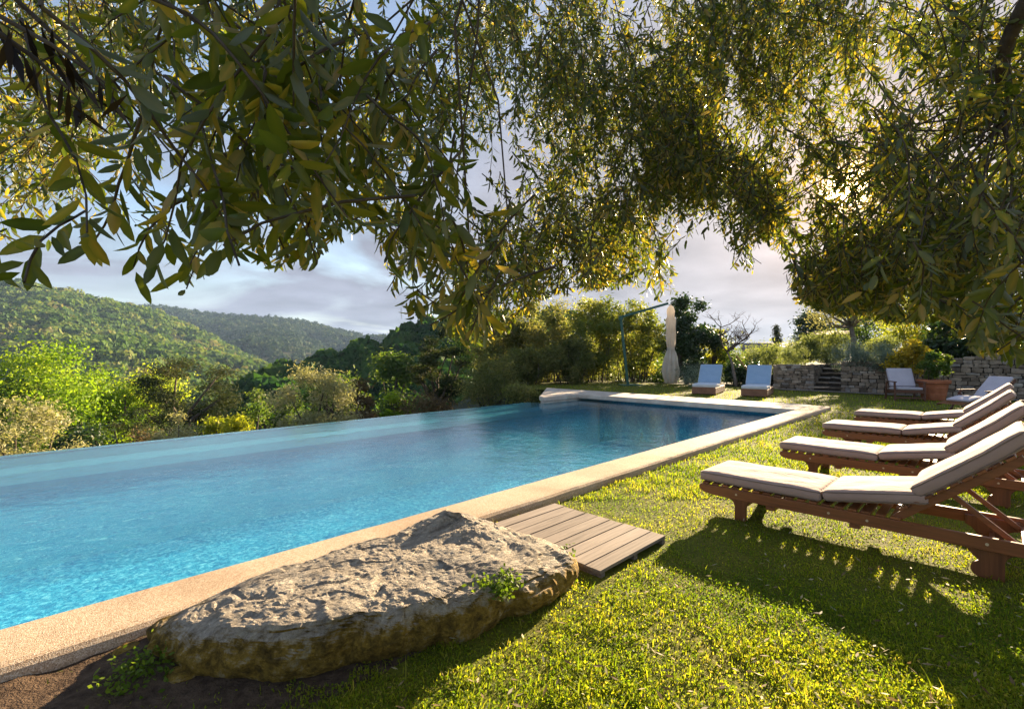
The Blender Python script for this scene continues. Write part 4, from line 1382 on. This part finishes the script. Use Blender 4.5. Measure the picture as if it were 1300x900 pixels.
valley('shrub', 'dense leafy bush pressed between the pale pool pier and the oleanders', 'shrub', 668, 466, 64, 18.6, G_olean, .13, 6500, seed=21, clumps=20, aspect=.35, crown_base=.03)
GS = 'tall shrub screen behind the pool'
for i, (px, top, wpx, d, m, nn, lab) in enumerate((
        (640, 388, 92, 28, G_olean, 7500, 'first tall grey brown oleander of the shrub screen, next to the tall brown pine'),
        (695, 377, 96, 27.5, G_olean, 8500, 'tall oleander with many bare stems above the pale pool pier'),
        (752, 373, 92, 27, G_hedge_y, 8500, 'tall yellow tipped shrub close behind the green parasol post'),
        (806, 378, 82, 27.5, G_hedge_y, 7500, 'tall yellow green shrub between parasol post and cream canopy'),
        (668, 440, 70, 24.6, G_olean, 4500, 'shorter twiggy grey shrub in front of the oleanders'),
        (722, 432, 74, 24.8, G_olean, 4500, 'shorter shrub with thin orange stems directly left of the parasol post'))):
    x, y, _ = at(px, d)
    z = min(0, terrain_z(x, y) + .1) if px < 700 else -.05
    plant('tall_shrub', lab, 'shrub', (x, y, z), zat(top, d) - z, wpx / F * d, m, .19, int(nn * 1.7), clumps=60, clump_r=.15, aspect=.32, shape='column', stems=26, crown_base=.05, seed=60 + i, group=GS, trunk_r=.028, up=.1)
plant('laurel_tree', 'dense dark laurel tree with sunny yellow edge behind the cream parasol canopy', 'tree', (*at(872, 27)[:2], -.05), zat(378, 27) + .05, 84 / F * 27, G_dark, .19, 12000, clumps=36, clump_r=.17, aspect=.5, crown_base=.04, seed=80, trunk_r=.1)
plant('shrub', 'yellow lit leafy shrub on the sunny side of the dark laurel tree', 'shrub', (*at(906, 27.6)[:2], -.05), zat(412, 27.6), 32 / F * 27, G_yellow, .17, 3000, clumps=16, aspect=.5, crown_base=.1, seed=81)
plant('rosemary_bush', 'low rounded grey green rosemary at the foot of the dark laurel tree', 'shrub', (*at(884, 22.5)[:2], 0), zat(462, 22.5), 56 / F * 22, G_lav, .10, 3200, clumps=16, aspect=.2, crown_base=.02, seed=82, trunk=False, part='foliage', up=.6)
for i, (px, top, wpx, d, m, lab) in enumerate((
        (660, 458, 80, 31, G_olean, 'low brownish undergrowth bush behind the bare oleander stems'),
        (715, 462, 80, 31.5, G_hedge_y, 'low yellow green bush seen between stems close to the parasol post'),
        (768, 460, 80, 31, G_hedge_y, 'low yellow green bush filling the gap behind the parasol arm'),
        (825, 458, 80, 30, G_mid, 'low green bush filling the gap behind the cream canopy'))):
    plant('low_shrub', lab, 'shrub', (*at(px, d)[:2], -.3), zat(top, d) + .3, wpx / F * d, m, .18, 3600, clumps=22, aspect=.4, crown_base=.0, seed=170 + i, trunk=False, part='foliage')
GB = 'soft shrubs beyond the lawn'
for i, (px, top, wpx, d, m, lab) in enumerate((
        (925, 447, 60, 27, G_mid, 'green shrub behind the slender bare tree'),
        (968, 440, 62, 30, G_pale, 'feathery pale shrub below the distant grey roof'),
        (905, 440, 46, 33, G_pale, 'pale olive green shrub between the laurel and the bare tree'),
        (1003, 446, 52, 34, G_pale, 'pale feathery shrub under the thin cypress'),
        (945, 458, 44, 24.5, G_dark, 'low dark shrub at the foot of the bare tree'))):
    plant('garden_shrub', lab, 'shrub', (*at(px, d)[:2], -.05), zat(top, d) + .05, wpx / F * d, m, .17, 3600, clumps=20, aspect=.35, crown_base=.04, seed=90 + i, stems=6, group=GB)
plant('cypress', 'thin dark pointed cypress far behind the pale shrubs', 'tree', (*at(986, 66)[:2], .5), zat(410, 66) - .5, 15 / F * 66, G_pine, .3, 2600, clumps=26, shape='cone', aspect=.3, crown_base=.05, clump_r=.26, seed=99)

# the bare young tree and its stake
r_ = np.random.default_rng(31)
bx, by, _ = at(934, 23.2)
root = empty('bare_tree', (bx, by, 0), 0, 'slender leafless tree with spreading branches between the two wicker daybeds', 'tree')
tr_b, tw_b = MB(), MB()


def grow(b, p, d, L, rad, lvl):
    path, q = [p], p
    for k in range(5):
        d = (d + Vector(r_.normal(size=3)) * .16 + Vector((0, 0, .05))).normalized()
        q = q + d * L / 5
        path.append(q)
    (tr_b if lvl == 0 else tw_b).tube(path, [rad * (1 - .11 * k) for k in range(6)], 6 if lvl < 2 else 4)
    if lvl >= 4: return
    nb = (6, 4, 3, 3)[lvl]
    for k in range(nb):
        i = 5 if lvl == 0 and k < 4 else int(r_.integers(2, 6))
        an = r_.random() * 6.283
        side = Vector((math.cos(an), math.sin(an), r_.uniform(.1, .75) if lvl < 2 else r_.uniform(-.2, .8)))
        grow(b, path[i], (d * .45 + side).normalized(), L * (.80 if lvl == 0 else .62) * r_.uniform(.7, 1.1), rad * .52, lvl + 1)


grow(None, Vector((0, 0, -.05)), Vector((0, 0, 1)), 1.75, .085, 0)
tr_b.build('trunk', BARK_PALE, root, smooth=True)
tw_b.build('branches', BARK, root, smooth=True)
b = MB(); b.tube([(.95, -.4, 0), (.02, -.02, 1.45)], .04, 8)
tag(b.build('wooden_stake', mat_rough('stake_wood', (.30, .16, .06), (.44, .26, .11), 9, .8), loc=(bx, by, 0)), 'orange brown wooden stake propping the slender leafless tree', 'stake')

GH = 'trees behind the tall shrub screen'
for i, (px, top, wpx, d, m, lab) in enumerate((
        (610, 418, 90, 50, G_mid, 'rounded green tree showing behind the brown pine and the oleanders'),
        (690, 424, 100, 56, G_mid, 'green tree hidden low behind the oleander with bare stems'),
        (770, 420, 100, 52, G_olean, 'brown green tree behind the yellow tipped shrub and parasol post'),
        (842, 424, 80, 54, G_mid, 'green tree behind the cream canopy of the parasol'),
        (915, 437, 80, 60, G_pale, 'pale far tree behind the slender bare tree'),
        (975, 443, 90, 58, G_pale, 'pale far shrub mass under the grey roofed house'))):
    plant('background_tree', lab, 'tree', (*at(px, d)[:2], -1.0), zat(top, d) + 1.0, wpx / F * d, m, .34, 3600, clumps=22, aspect=.4, crown_base=.0, seed=190 + i, group=GH)

# ---- on the terrace above the wall
GT = 'planting above the stone wall'


def upper(name, label, cat, px, d, top, wpx, m, leaf, n, z=1.05, **kw):
    return plant(name, label, cat, (*at(px, d)[:2], z), zat(top, d) - z, wpx / F * d, m, leaf, n, **kw)


upper('trimmed_hedge', 'low clipped green cushion hedge on the wall beside the steps', 'hedge', 1013, 21.7, 441, 44, G_pale, .09, 3600, z=1.0, clumps=22, aspect=.22, crown_base=.02, seed=110, trunk=False, part='foliage', up=.7, clump_r=.16)
upper('lavender_bush', 'silver blue lavender spilling over the wall top next to the steps', 'shrub', 1082, 19.5, 433, 54, G_lav, .12, 5600, z=.78, clumps=20, aspect=.16, crown_base=.0, seed=111, trunk=False, part='foliage', up=.8, clump_r=.2)
upper('lavender_bush', 'silver blue lavender clump nearer the yellow flowering shrub', 'shrub', 1117, 18.6, 435, 48, G_lav, .12, 5600, z=.82, clumps=20, aspect=.16, crown_base=.0, seed=112, trunk=False, part='foliage', up=.8, clump_r=.2)
upper('round_shrub', 'round pale green shrub above the low clipped hedge', 'shrub', 1022, 27, 424, 40, G_pale, .15, 3000, clumps=16, aspect=.3, crown_base=.05, seed=113)
upper('garden_shrub', 'sunlit pale shrub right behind the silver blue lavender', 'shrub', 1128, 24, 428, 56, G_pale, .14, 4200, clumps=18, aspect=.3, crown_base=.02, seed=114)
o = upper('olive_tree', 'old olive with twisted grey trunk standing above the lavender', 'tree', 1086, 25, 338, 130, G_olive, .15, 9000, clumps=38, aspect=.25, crown_base=.30, clump_r=.15, seed=115, bark=BARK_PALE, trunk_r=.13)
upper('flowering_shrub', 'yellow flowering shrub hanging over the wall behind the armchair', 'shrub', 1156, 17.3, 431, 46, G_rose, .11, 3000, z=.62, clumps=18, aspect=.6, crown_base=.05, seed=116, stems=6, trunk_r=.02)
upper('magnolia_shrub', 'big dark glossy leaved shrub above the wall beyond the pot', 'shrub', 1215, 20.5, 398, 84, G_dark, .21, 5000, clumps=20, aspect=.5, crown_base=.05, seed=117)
upper('garden_shrub', 'sunny pale shrub half covering the small cream garden house', 'shrub', 1050, 26, 414, 52, G_pale, .14, 4600, clumps=16, aspect=.3, crown_base=.02, seed=126)
upper('garden_shrub', 'low pale tufted shrub at the top of the stone steps', 'shrub', 1051, 25, 440, 40, G_pale, .12, 2600, clumps=14, aspect=.25, crown_base=.0, seed=127, trunk=False, part='foliage', up=.6)
upper('garden_tree', 'airy sunlit yellow green tree between old olive and dark glossy shrub', 'tree', 1165, 30, 376, 90, G_yellow, .2, 7000, clumps=30, aspect=.4, crown_base=.15, seed=118, clump_r=.16)
upper('garden_tree', 'dense green tree closing the garden beyond the dark glossy shrub', 'tree', 1275, 27, 372, 110, G_mid, .2, 8000, clumps=30, aspect=.4, crown_base=.12, seed=119)
upper('garden_tree', 'dark evergreen tree behind the small cream garden house', 'tree', 1032, 52, 392, 44, G_dark, .3, 4200, clumps=22, aspect=.4, crown_base=.1, seed=120)
upper('garden_tree', 'broad olive green tree far behind the old olive', 'tree', 1110, 48, 384, 90, G_mid, .3, 6000, clumps=26, aspect=.4, crown_base=.1, seed=121)
plant('potted_shrub', 'small leafy evergreen shrub growing out of the large terracotta pot', 'plant', (px_, py_, .60), 1.05, 1.0, G_mid, .10, 2400, clumps=18, aspect=.45, crown_base=.12, seed=122, stems=6, trunk_r=.014, clump_r=.17)

# ------------------------------------------------------------------ grass
M_grass = mat_leaf('grass_blades', [(0, (.05, .10, .008)), (.4, (.13, .185, .012)), (.75, (.22, .245, .016)), (1, (.32, .285, .06))], .55, .6, .15, (1.0, .95, .4), 2.3)
mat_zone = ((2.66, 3.64), (1.83, 3.08))


def grass_patch(name, n, seed, dmin, dmax, hgt, wid, kind, spread=.34):
    r = np.random.default_rng(seed)
    inv = r.uniform(1 / dmax, 1 / dmin, n)
    d = 1 / inv
    x = (r.uniform(-1.28, 1.28, n)) * d
    u, v = (x + d) * SQ, (d - x) * SQ
    keep = (v < 3.11) | ((u > 15.5) & (v < 15.2))
    keep &= (u < 22.3)
    keep &= ~((u > mat_zone[0][0]) & (u < mat_zone[0][1]) & (v > mat_zone[1][0]) & (v < mat_zone[1][1]))
    # bare earth at the coping by the boulder
    soil = (u < 2.5) & (v > 2.12 + .12 * np.sin(u * 9) + .08 * np.sin(u * 23 + 1))
    keep &= ~(soil & (r.random(n) > .13 + .25 * (np.sin(u * 7 + 2) * np.sin(v * 11) > .45)))
    keep &= ~((u < 3.0) & (v > 1.75) & (r.random(n) > .55) & (u < 2.9))
    thin = np.sin(u * 3.1 + 1.3 * np.sin(v * 2.2)) * np.sin(v * 2.7 + 1.1 * np.sin(u * 1.9)) > .55
    keep &= ~(thin & (r.random(n) < .55))
    x, d, u, v = x[keep], d[keep], u[keep], v[keep]
    n = len(x)
    z = np.array([.012 * fbm(a * .9, b_ * .9, 5, 3) for a, b_ in zip(u, v)])
    pat = np.array([fbm(a * 1.1, b_ * 1.1, 2.2, 3) for a, b_ in zip(u, v)])
    pat2 = np.array([fbm(a * 5.5, b_ * 5.5, 8.2, 2) for a, b_ in zip(u, v)])
    sc = np.maximum(1, d / 4.2) ** .75
    h = hgt * (.5 + .7 * r.random(n)) * (1 + .7 * pat2) * np.minimum(sc, 1.7)
    w = wid * (.7 + .6 * r.random(n)) * sc
    an = r.random(n) * 6.283
    ln = np.stack([np.cos(an), np.sin(an)], 1)
    sd = np.stack([-ln[:, 1], ln[:, 0]], 1)
    B = np.stack([x, d, z - .005], 1)
    bend = h * (spread + .9 * r.random(n) ** 2)
    tone = np.clip(.45 + .30 * pat + .18 * pat2 + .24 * r.normal(size=n), 0, 1)
    if kind == 'blade':
        def P(f, wf, zf):
            c = B.copy(); c[:, :2] += ln * (bend * f)[:, None]; c[:, 2] += h * zf
            a, b_ = c.copy(), c.copy()
            a[:, :2] += sd * (w * wf * .5)[:, None]; b_[:, :2] -= sd * (w * wf * .5)[:, None]
            return a, b_, c
        a0, b0, _ = P(0, .8, 0); a1, b1, _ = P(.38, 1, .62); _, _, c2 = P(1, 0, .95)
        V = np.stack([a0, b0, b1, a1, c2], 1).reshape(-1, 3)
        I = np.arange(n)[:, None] * 5
        return V, I + np.array([[0, 1, 2, 3]]), I + np.array([[3, 2, 4]]), np.repeat(tone, 5)
    Pt = B.copy(); Pt[:, 2] += h * (.35 + .5 * r.random(n))
    V = leaf_quads(Pt, w * 3.0, .8, r, .55)
    return V, np.arange(4 * n).reshape(-1, 4), np.zeros((0, 3), int), np.repeat(tone, 4)


Vs, Qs, Ts, As, off = [], [], [], [], 0
for a in ((190000, 1, 1.35, 9.0, .029, .0040, 'blade'), (150000, 2, 1.35, 8.0, .030, .0044, 'clover'), (120000, 3, 5.0, 27.0, .036, .006, 'blade'), (2200, 4, 1.4, 6.0, .065, .0055, 'blade')):
    V, Q, T_, A = grass_patch('g', a[0], a[1], a[2], a[3], a[4], a[5], a[6])
    Vs.append(V); Qs.append(Q + off); Ts.append(T_ + off); As.append(A); off += len(V)
tag(np_mesh('grass', np.concatenate(Vs), [np.concatenate(Qs), np.concatenate(Ts)], M_grass, attr=np.concatenate(As)), 'short yellow green lawn grass with clover on the garden lawn', 'grass', kind='stuff')

# dry fallen leaves and clippings on the lawn
r = np.random.default_rng(77)
n = 900
d = 1 / r.uniform(1 / 7, 1 / 1.6, n); x = r.uniform(-.35, 1.15, n) * d
u, v = (x + d) * SQ, (d - x) * SQ
k = (v < 1.75) | ((u < 2.6) & (v < 2.9) & (r.random(n) < .35))
P = np.stack([x, d, .028 + .015 * r.random(n)], 1)[k]
M_dead = mat_leaf('dry_leaf', [(0, (.12, .07, .03)), (.5, (.28, .2, .10)), (1, (.42, .38, .24))], .2, .7, .2, (1, 1, .8), 1.2)
tag(np_mesh('fallen_leaves', leaf_quads(P, .035 + .02 * r.random(len(P)), .28, r, 1.2), [np.arange(4 * len(P)).reshape(-1, 4)], M_dead, attr=np.repeat(r.random(len(P)), 4)), 'dry olive leaves scattered over the lawn', 'fallen leaves', kind='stuff')

# weeds: one over the boulder, tufts on the bare earth and by the mat
G_weed = mat_leaf('weed_leaves', [(0, (.04, .075, .008)), (.5, (.10, .16, .012)), (1, (.2, .25, .03))], .45, .6, .2)
for i, (px, py, z, hh, ww, nn, lf, lab) in enumerate((
        (636, 752, .17, .13, .30, 420, .026, 'small round leaved weed growing over the boulder rim'),
        (712, 728, .02, .14, .30, 300, .03, 'bright grass tuft sprouting between the boulder and the duckboard'),
        (175, 868, .0, .09, .42, 500, .026, 'low green weed patch on the bare earth beside the coping'))):
    dd = F * (H - z) / (py - CY)
    x, y, _ = at(px, dd)
    plant('weed', lab, 'weed', (x, y, z), hh, ww, G_weed, lf, nn, clumps=14, aspect=.6, crown_base=.02, seed=140 + i, trunk=False, part='foliage', clump_r=.2, up=.5)

# ------------------------------------------------------------------ the old olive overhead: hanging twigs in front of the view
EDGE = np.array([(-200, 372), (0, 372), (60, 384), (95, 335), (150, 350), (190, 388), (240, 372), (300, 340), (385, 352), (425, 318), (470, 296), (490, 345), (505, 405), (560, 425), (600, 450), (650, 425), (690, 384), (740, 374), (800, 368), (850, 398), (885, 388), (892, 318), (915, 300), (935, 352), (955, 350), (962, 305), (995, 335), (1005, 385), (1050, 402), (1100, 408), (1150, 418), (1200, 408), (1230, 452), (1290, 470), (1500, 480)], float)
BLOBS = [  # px, py, rx, ry, near, far, twigs
    (215, 225, 150, 95, .42, .72, 19), (330, 90, 170, 80, .5, 1.0, 40), (90, 290, 110, 60, .55, .95, 14),
    (70, 120, 150, 120, 1.2, 2.6, 120), (250, 60, 220, 80, 1.0, 2.6, 130), (340, 280, 110, 60, .8, 1.4, 22),
    (430, 180, 130, 150, .7, 1.7, 75), (560, 190, 110, 190, 1.1, 2.6, 130), (560, 340, 70, 70, .8, 1.5, 34), (600, 410, 35, 30, .75, 1.0, 9),
    (690, 340, 80, 50, 1.3, 2.2, 50), (640, 60, 110, 80, 1.5, 3, 60), (770, 210, 130, 150, 1.6, 3.6, 210), (820, 90, 260, 100, 1.8, 4.2, 240),
    (800, 320, 80, 60, 1.5, 2.8, 80), (900, 200, 90, 90, 1.6, 3.4, 110), (1010, 130, 200, 140, 1.5, 3.8, 260), (1050, 300, 120, 100, 1.5, 3.2, 170),
    (1150, 330, 120, 90, 1.3, 2.8, 150), (1220, 170, 120, 170, 1.1, 2.8, 190), (1250, 340, 90, 110, .9, 1.8, 95), (1255, 430, 60, 35, 1.0, 1.5, 22), (640, 10, 700, 45, 1.5, 4.2, 240),
    (930, 320, 25, 30, 1.4, 1.9, 5), (985, 270, 40, 60, 1.5, 2.6, 24), (880, 262, 60, 45, 1.5, 3.0, 40), (1000, 300, 50, 60, 1.5, 3.0, 40), (905, 215, 80, 70, 1.6, 3.2, 50), (1030, 355, 45, 40, 1.4, 2.2, 20)]
root = empty('overhanging_olive', (1.9, -1.6, 0), 0, 'large old olive whose leafy boughs hang low over the pool and lawn', 'tree')
ro = Vector(root.location)
limbs = [
    [(1.9, -1.6, 0), (1.85, -1.5, .9), (1.7, -1.2, 1.9), (1.6, -.7, 2.7)],
    [(1.6, -.7, 2.7), (1.7, .6, 3.3), (1.5, 1.7, 3.6), (1.1, 2.9, 4.2), (.4, 3.8, 4.8)],
    [(1.6, -.7, 2.7), (.6, .1, 2.75), (-.3, .75, 2.5), (-1.0, 1.3, 2.6), (-2.0, 2.0, 3.2)],
    [(1.7, .6, 3.3), (2.2, 1.6, 2.9), (2.7, 2.5, 3.6), (3.2, 3.3, 4.2)],
    [(1.7, .6, 3.3), (1.6, 1.2, 2.85), (1.58, 1.52, 2.55), (1.72, 1.7, 2.38), (1.9, 1.85, 2.3)],
    [(1.5, 1.7, 3.6), (.7, 2.2, 3.7), (.2, 2.5, 3.6), (-.1, 2.7, 3.6)],
    [(.6, .1, 2.75), (.2, .7, 2.45), (-.1, 1.1, 2.55), (-.25, 1.5, 2.7)]]
node_pts = []


def spline(pts, k=6):
    pts = [Vector(p) for p in pts]
    o_ = []
    for i in range(len(pts) - 1):
        p0, p1, p2, p3 = pts[max(i - 1, 0)], pts[i], pts[i + 1], pts[min(i + 2, len(pts) - 1)]
        for q in range(k):
            t = q / k
            o_.append(.5 * ((2 * p1) + (-p0 + p2) * t + (2 * p0 - 5 * p1 + 4 * p2 - p3) * t * t + (-p0 + 3 * p1 - 3 * p2 + p3) * t ** 3))
    return o_ + [pts[-1]]


for i, lb in enumerate(limbs):
    sp = spline(lb)
    r0, r1 = ((.24, .15), (.10, .022), (.085, .014), (.06, .016), (.034, .010), (.045, .012), (.045, .010))[i]
    path = [p - ro + Vector((0.02 * mnoise.noise(p * 3), .02 * mnoise.noise(p * 3 + Vector((5, 0, 0))), 0)) for p in sp]
    b = MB(); b.tube(path, [r0 + (r1 - r0) * k / (len(sp) - 1) for k in range(len(sp))], 10)
    b.build('trunk' if i == 0 else 'bough', BARK, root, smooth=True)
    if i: node_pts += sp
node_np = np.array([tuple(p) for p in node_pts])

r = np.random.default_rng(404)
twV = MB()
LP, LA, LN, LS, LT = [], [], [], [], []           # leaf base, axis, normal, length, tone
for (bx, by, rx, ry, dn, df, cnt) in BLOBS:
    for q in range(int(cnt * ((2.6 if bx > 690 else 2.0) if dn > 1 else .55))):
        a, m = r.random() * 6.283, math.sqrt(r.random())
        px, py = bx + rx * m * math.cos(a), by + ry * m * math.sin(a)
        d = (dn + (df - dn) * r.random()) * (1.25 if dn > 1 else 1.08)
        if dn > 1 and .5 + fbm(px * .011, py * .011, 4.4, 3) * 1.3 < r.random() * (.55 if px > 690 else .75): continue
        if ((px - 150) / 105) ** 2 + ((py - 265) / 62) ** 2 < 1 and r.random() < .62: continue
        mid = Vector(((px - CX) / F * d, d, H - (py - CY) / F * d))
        L = r.uniform(.22, .5)
        an = r.random() * 6.283
        dirv = Vector((math.cos(an) * .75, math.sin(an) * .75, -r.uniform(.1, 1.2))).normalized()
        p = mid - dirv * L * .5
        ns = 9
        path = [p.copy()]
        twt = r.normal() * .12
        for k in range(ns):
            dirv = (dirv + Vector((r.normal() * .12, r.normal() * .12, -.07 + r.normal() * .05))).normalized()
            p = p + dirv * L / ns
            path.append(p.copy())
        pn = np.array([tuple(v) for v in path])
        if (pn[:, 1] < .30).any(): continue
        qx, qy = project(pn)
        lim = np.interp(qx, EDGE[:, 0], EDGE[:, 1])
        ok = qy < lim - 4 - 24 / pn[:, 1]
        if ok.sum() < 4: continue
        last = ns if ok.all() else max(2, int(np.argmin(ok)))
        if not ok[0]: continue
        twV.tube(path[:last + 1], [.0026 - .0017 * k / ns for k in range(last + 1)], 4, cap=False)
        # a thin shoot back towards the nearest bough
        if r.random() < (.03 if dn > 1 else .10):
            dd = np.linalg.norm(node_np - pn[0], axis=1)
            j = int(np.argmin(dd))
            if .1 < dd[j] < .9:
                e = Vector(node_np[j]); c = (path[0] + e) / 2 + Vector(r.normal(size=3)) * .08 * dd[j] + Vector((0, 0, .05))
                pts = [path[0], path[0].lerp(c, .55), c, c.lerp(e, .6), e]
                pp = np.array([tuple(v) for v in pts]); x_, y_ = project(pp)
                if (y_ < np.interp(x_, EDGE[:, 0], EDGE[:, 1])).all() and (pp[:, 1] > .25).all():
                    twV.tube(pts, [.0022, .0026, .003, .0036, .0045], 5, cap=False)
        for k in range(1, last + 1):
            t = (path[k] - path[k - 1]).normalized()
            sidev = t.cross(Vector((0, 0, 1)))
            if sidev.length < .1: sidev = t.cross(Vector((1, 0, 0)))
            sidev.normalize()
            upv = sidev.cross(t)
            for h_ in range(2):
                for s_ in (-1, 1):
                    if r.random() < .10: continue
                    ph = (k * 1.57 if k % 2 else 0) + twt * k + h_ * 1.2 + r.normal() * .25
                    o_ = (sidev * math.cos(ph) + upv * math.sin(ph)) * s_
                    ax_ = (o_ * .8 + t * r.uniform(.35, .9) + Vector((0, 0, -.35 + r.normal() * .18))).normalized()
                    nn = (t - ax_ * t.dot(ax_)) + Vector(r.normal(size=3)) * .35
                    LP.append(tuple(path[k].lerp(path[k - 1], h_ * .5))); LA.append(tuple(ax_)); LN.append(tuple(nn)); LS.append(r.uniform(.029, .053) if dn > 1 else r.uniform(.036, .066)); LT.append(r.random() if dn > 1 else .18 + .82 * r.random())  # nearest sprays toned lighter: sunlight on them is put into the leaf colour
LP, LA, LN, LS, LT = (np.array(a) for a in (LP, LA, LN, LS, LT))
tip = LP + LA * LS[:, None]
qx, qy = project(tip)
ok = ((np.hypot(qx - 1077, qy - 238) > 8) | (r.random(len(qx)) < .45)) & (qy < np.interp(qx, EDGE[:, 0], EDGE[:, 1])) & (LP[:, 1] > .3) & (tip[:, 1] > .3)
LP, LA, LN, LS, LT = LP[ok], LA[ok], LN[ok], LS[ok], LT[ok]
LN = LN - LA * (LN * LA).sum(1)[:, None]
LN /= np.linalg.norm(LN, axis=1)[:, None] + 1e-9
LB = np.cross(LN, LA)
n = len(LP)
wd = LS * r.uniform(.11, .155, n)
curl = LS * r.uniform(-.10, .22, n)
fold = wd * r.uniform(.1, .45, n)


def LV(t, w, f):                                   # along the leaf, across it, fold height
    return LP + LA * (LS * t)[:, None] + LB * (wd * w)[:, None] + LN * (fold * f - curl * t * t)[:, None]


V = np.stack([LV(0, 0, 0), LV(.12, .0, 0), LV(.32, -.85, 1), LV(.32, 0, 0), LV(.32, .85, 1), LV(.66, -.95, 1), LV(.66, 0, 0), LV(.66, .95, 1), LV(.88, -.5, .5), LV(.88, 0, 0), LV(.88, .5, .5), LV(1.0, 0, 0)], 1).reshape(-1, 3)
I = np.arange(n)[:, None] * 12
T3 = np.concatenate([I + np.array([[1, 2, 3]]), I + np.array([[1, 3, 4]]), I + np.array([[8, 11, 9]]), I + np.array([[9, 11, 10]])])
Q4 = np.concatenate([I + np.array([[2, 5, 6, 3]]), I + np.array([[3, 6, 7, 4]]), I + np.array([[5, 8, 9, 6]]), I + np.array([[6, 9, 10, 7]])])
t_ = NT('overhanging_olive_leaf')
gm = t_.n('ShaderNodeNewGeometry')
front = t_.ramp(t_.attr(), [(0, (.026, .042, .011)), (.35, (.06, .085, .016)), (.68, (.115, .13, .024)), (.9, (.21, .18, .035)), (1, (.32, .22, .05))])
c_ = t_.mix(gm.outputs['Backfacing'], front, t_.mix(.45, front, (.15, .15, .10)))
p_ = t_.principled(c_, .36, None, .5)
tr = t_.n('ShaderNodeBsdfTranslucent'); t_.l(t_.mix(1.0, front, (2.1, 2.05, .6), 'MULTIPLY'), tr.inputs[0])
ms = t_.n('ShaderNodeMixShader'); ms.inputs[0].default_value = .48; t_.l(p_, ms.inputs[1]); t_.l(tr.outputs[0], ms.inputs[2])
M_oleaf = t_.done(ms.outputs[0])
np_mesh('leaves', V - np.array(ro), [Q4, T3], M_oleaf, root, np.clip(LT[:, None] + np.array([.1, .1, -.04, .10, -.04, -.05, .10, -.05, 0, .08, 0, .05])[None, :] + .06 * r.normal(size=(n, 12)), 0, 1).ravel(), smooth=True)
# a withered spray near the trunk side of the view
r = np.random.default_rng(9)
DP, DL = [], []
for (ax0, ay0, ax1, ay1, dd) in ((-30, 5, 112, 92, .50), (20, 0, 122, 118, .54), (-20, 30, 60, 105, .47)):
    A_, B_ = Vector(((ax0 - CX) / F * dd, dd, H - (ay0 - CY) / F * dd)), Vector(((ax1 - CX) / F * dd, dd + .04, H - (ay1 - CY) / F * dd))
    twV.tube([A_, A_.lerp(B_, .5) + Vector((0, 0, .006)), B_], [.003, .0024, .001], 5, cap=False)
    for k in range(15):
        f_ = k / 15 + r.random() * .05
        q_ = A_.lerp(B_, f_); l_ = np.array([.25 + .2 * r.normal(), .3 * r.normal(), -1.0]); l_ /= np.linalg.norm(l_)
        DP.append(np.array(q_) + l_ * .022); DL.append(l_)
DP, DL = np.array(DP), np.array(DL)
Vd = leaf_quads(DP, r.uniform(.036, .056, len(DP)), .15, r, 0, None, DL * 4)
M_wither = mat_leaf('withered_leaf', [(0, (.012, .009, .008)), (.6, (.035, .024, .018)), (1, (.09, .06, .04))], .1, .7, .2)
np_mesh('withered_leaves', Vd - np.array(ro), [np.arange(len(Vd)).reshape(-1, 4)], M_wither, root, np.repeat(r.random(len(DP)), 4))
twV.V = [tuple(Vector(v) - ro) for v in twV.V]
twV.build('twigs', BARK, root, smooth=True)
print('leaves', n)

# ------------------------------------------------------------------ the air
hz = bpy.data.materials.new('haze')
hz.use_nodes = True
for n_ in list(hz.node_tree.nodes): hz.node_tree.nodes.remove(n_)
pv_ = hz.node_tree.nodes.new('ShaderNodeVolumePrincipled')
pv_.inputs['Color'].default_value = (0.45, 0.65, 1.0, 1)
pv_.inputs['Density'].default_value = 0.00013
pv_.inputs['Anisotropy'].default_value = 0.0
ho_ = hz.node_tree.nodes.new('ShaderNodeOutputMaterial')
hz.node_tree.links.new(pv_.outputs[0], ho_.inputs['Volume'])
b = MB(); b.box((0, 0, 55), (5600, 5600, 210))
tag(b.build('haze', hz), 'thin pale summer haze filling the valley air', 'haze', kind='stuff')
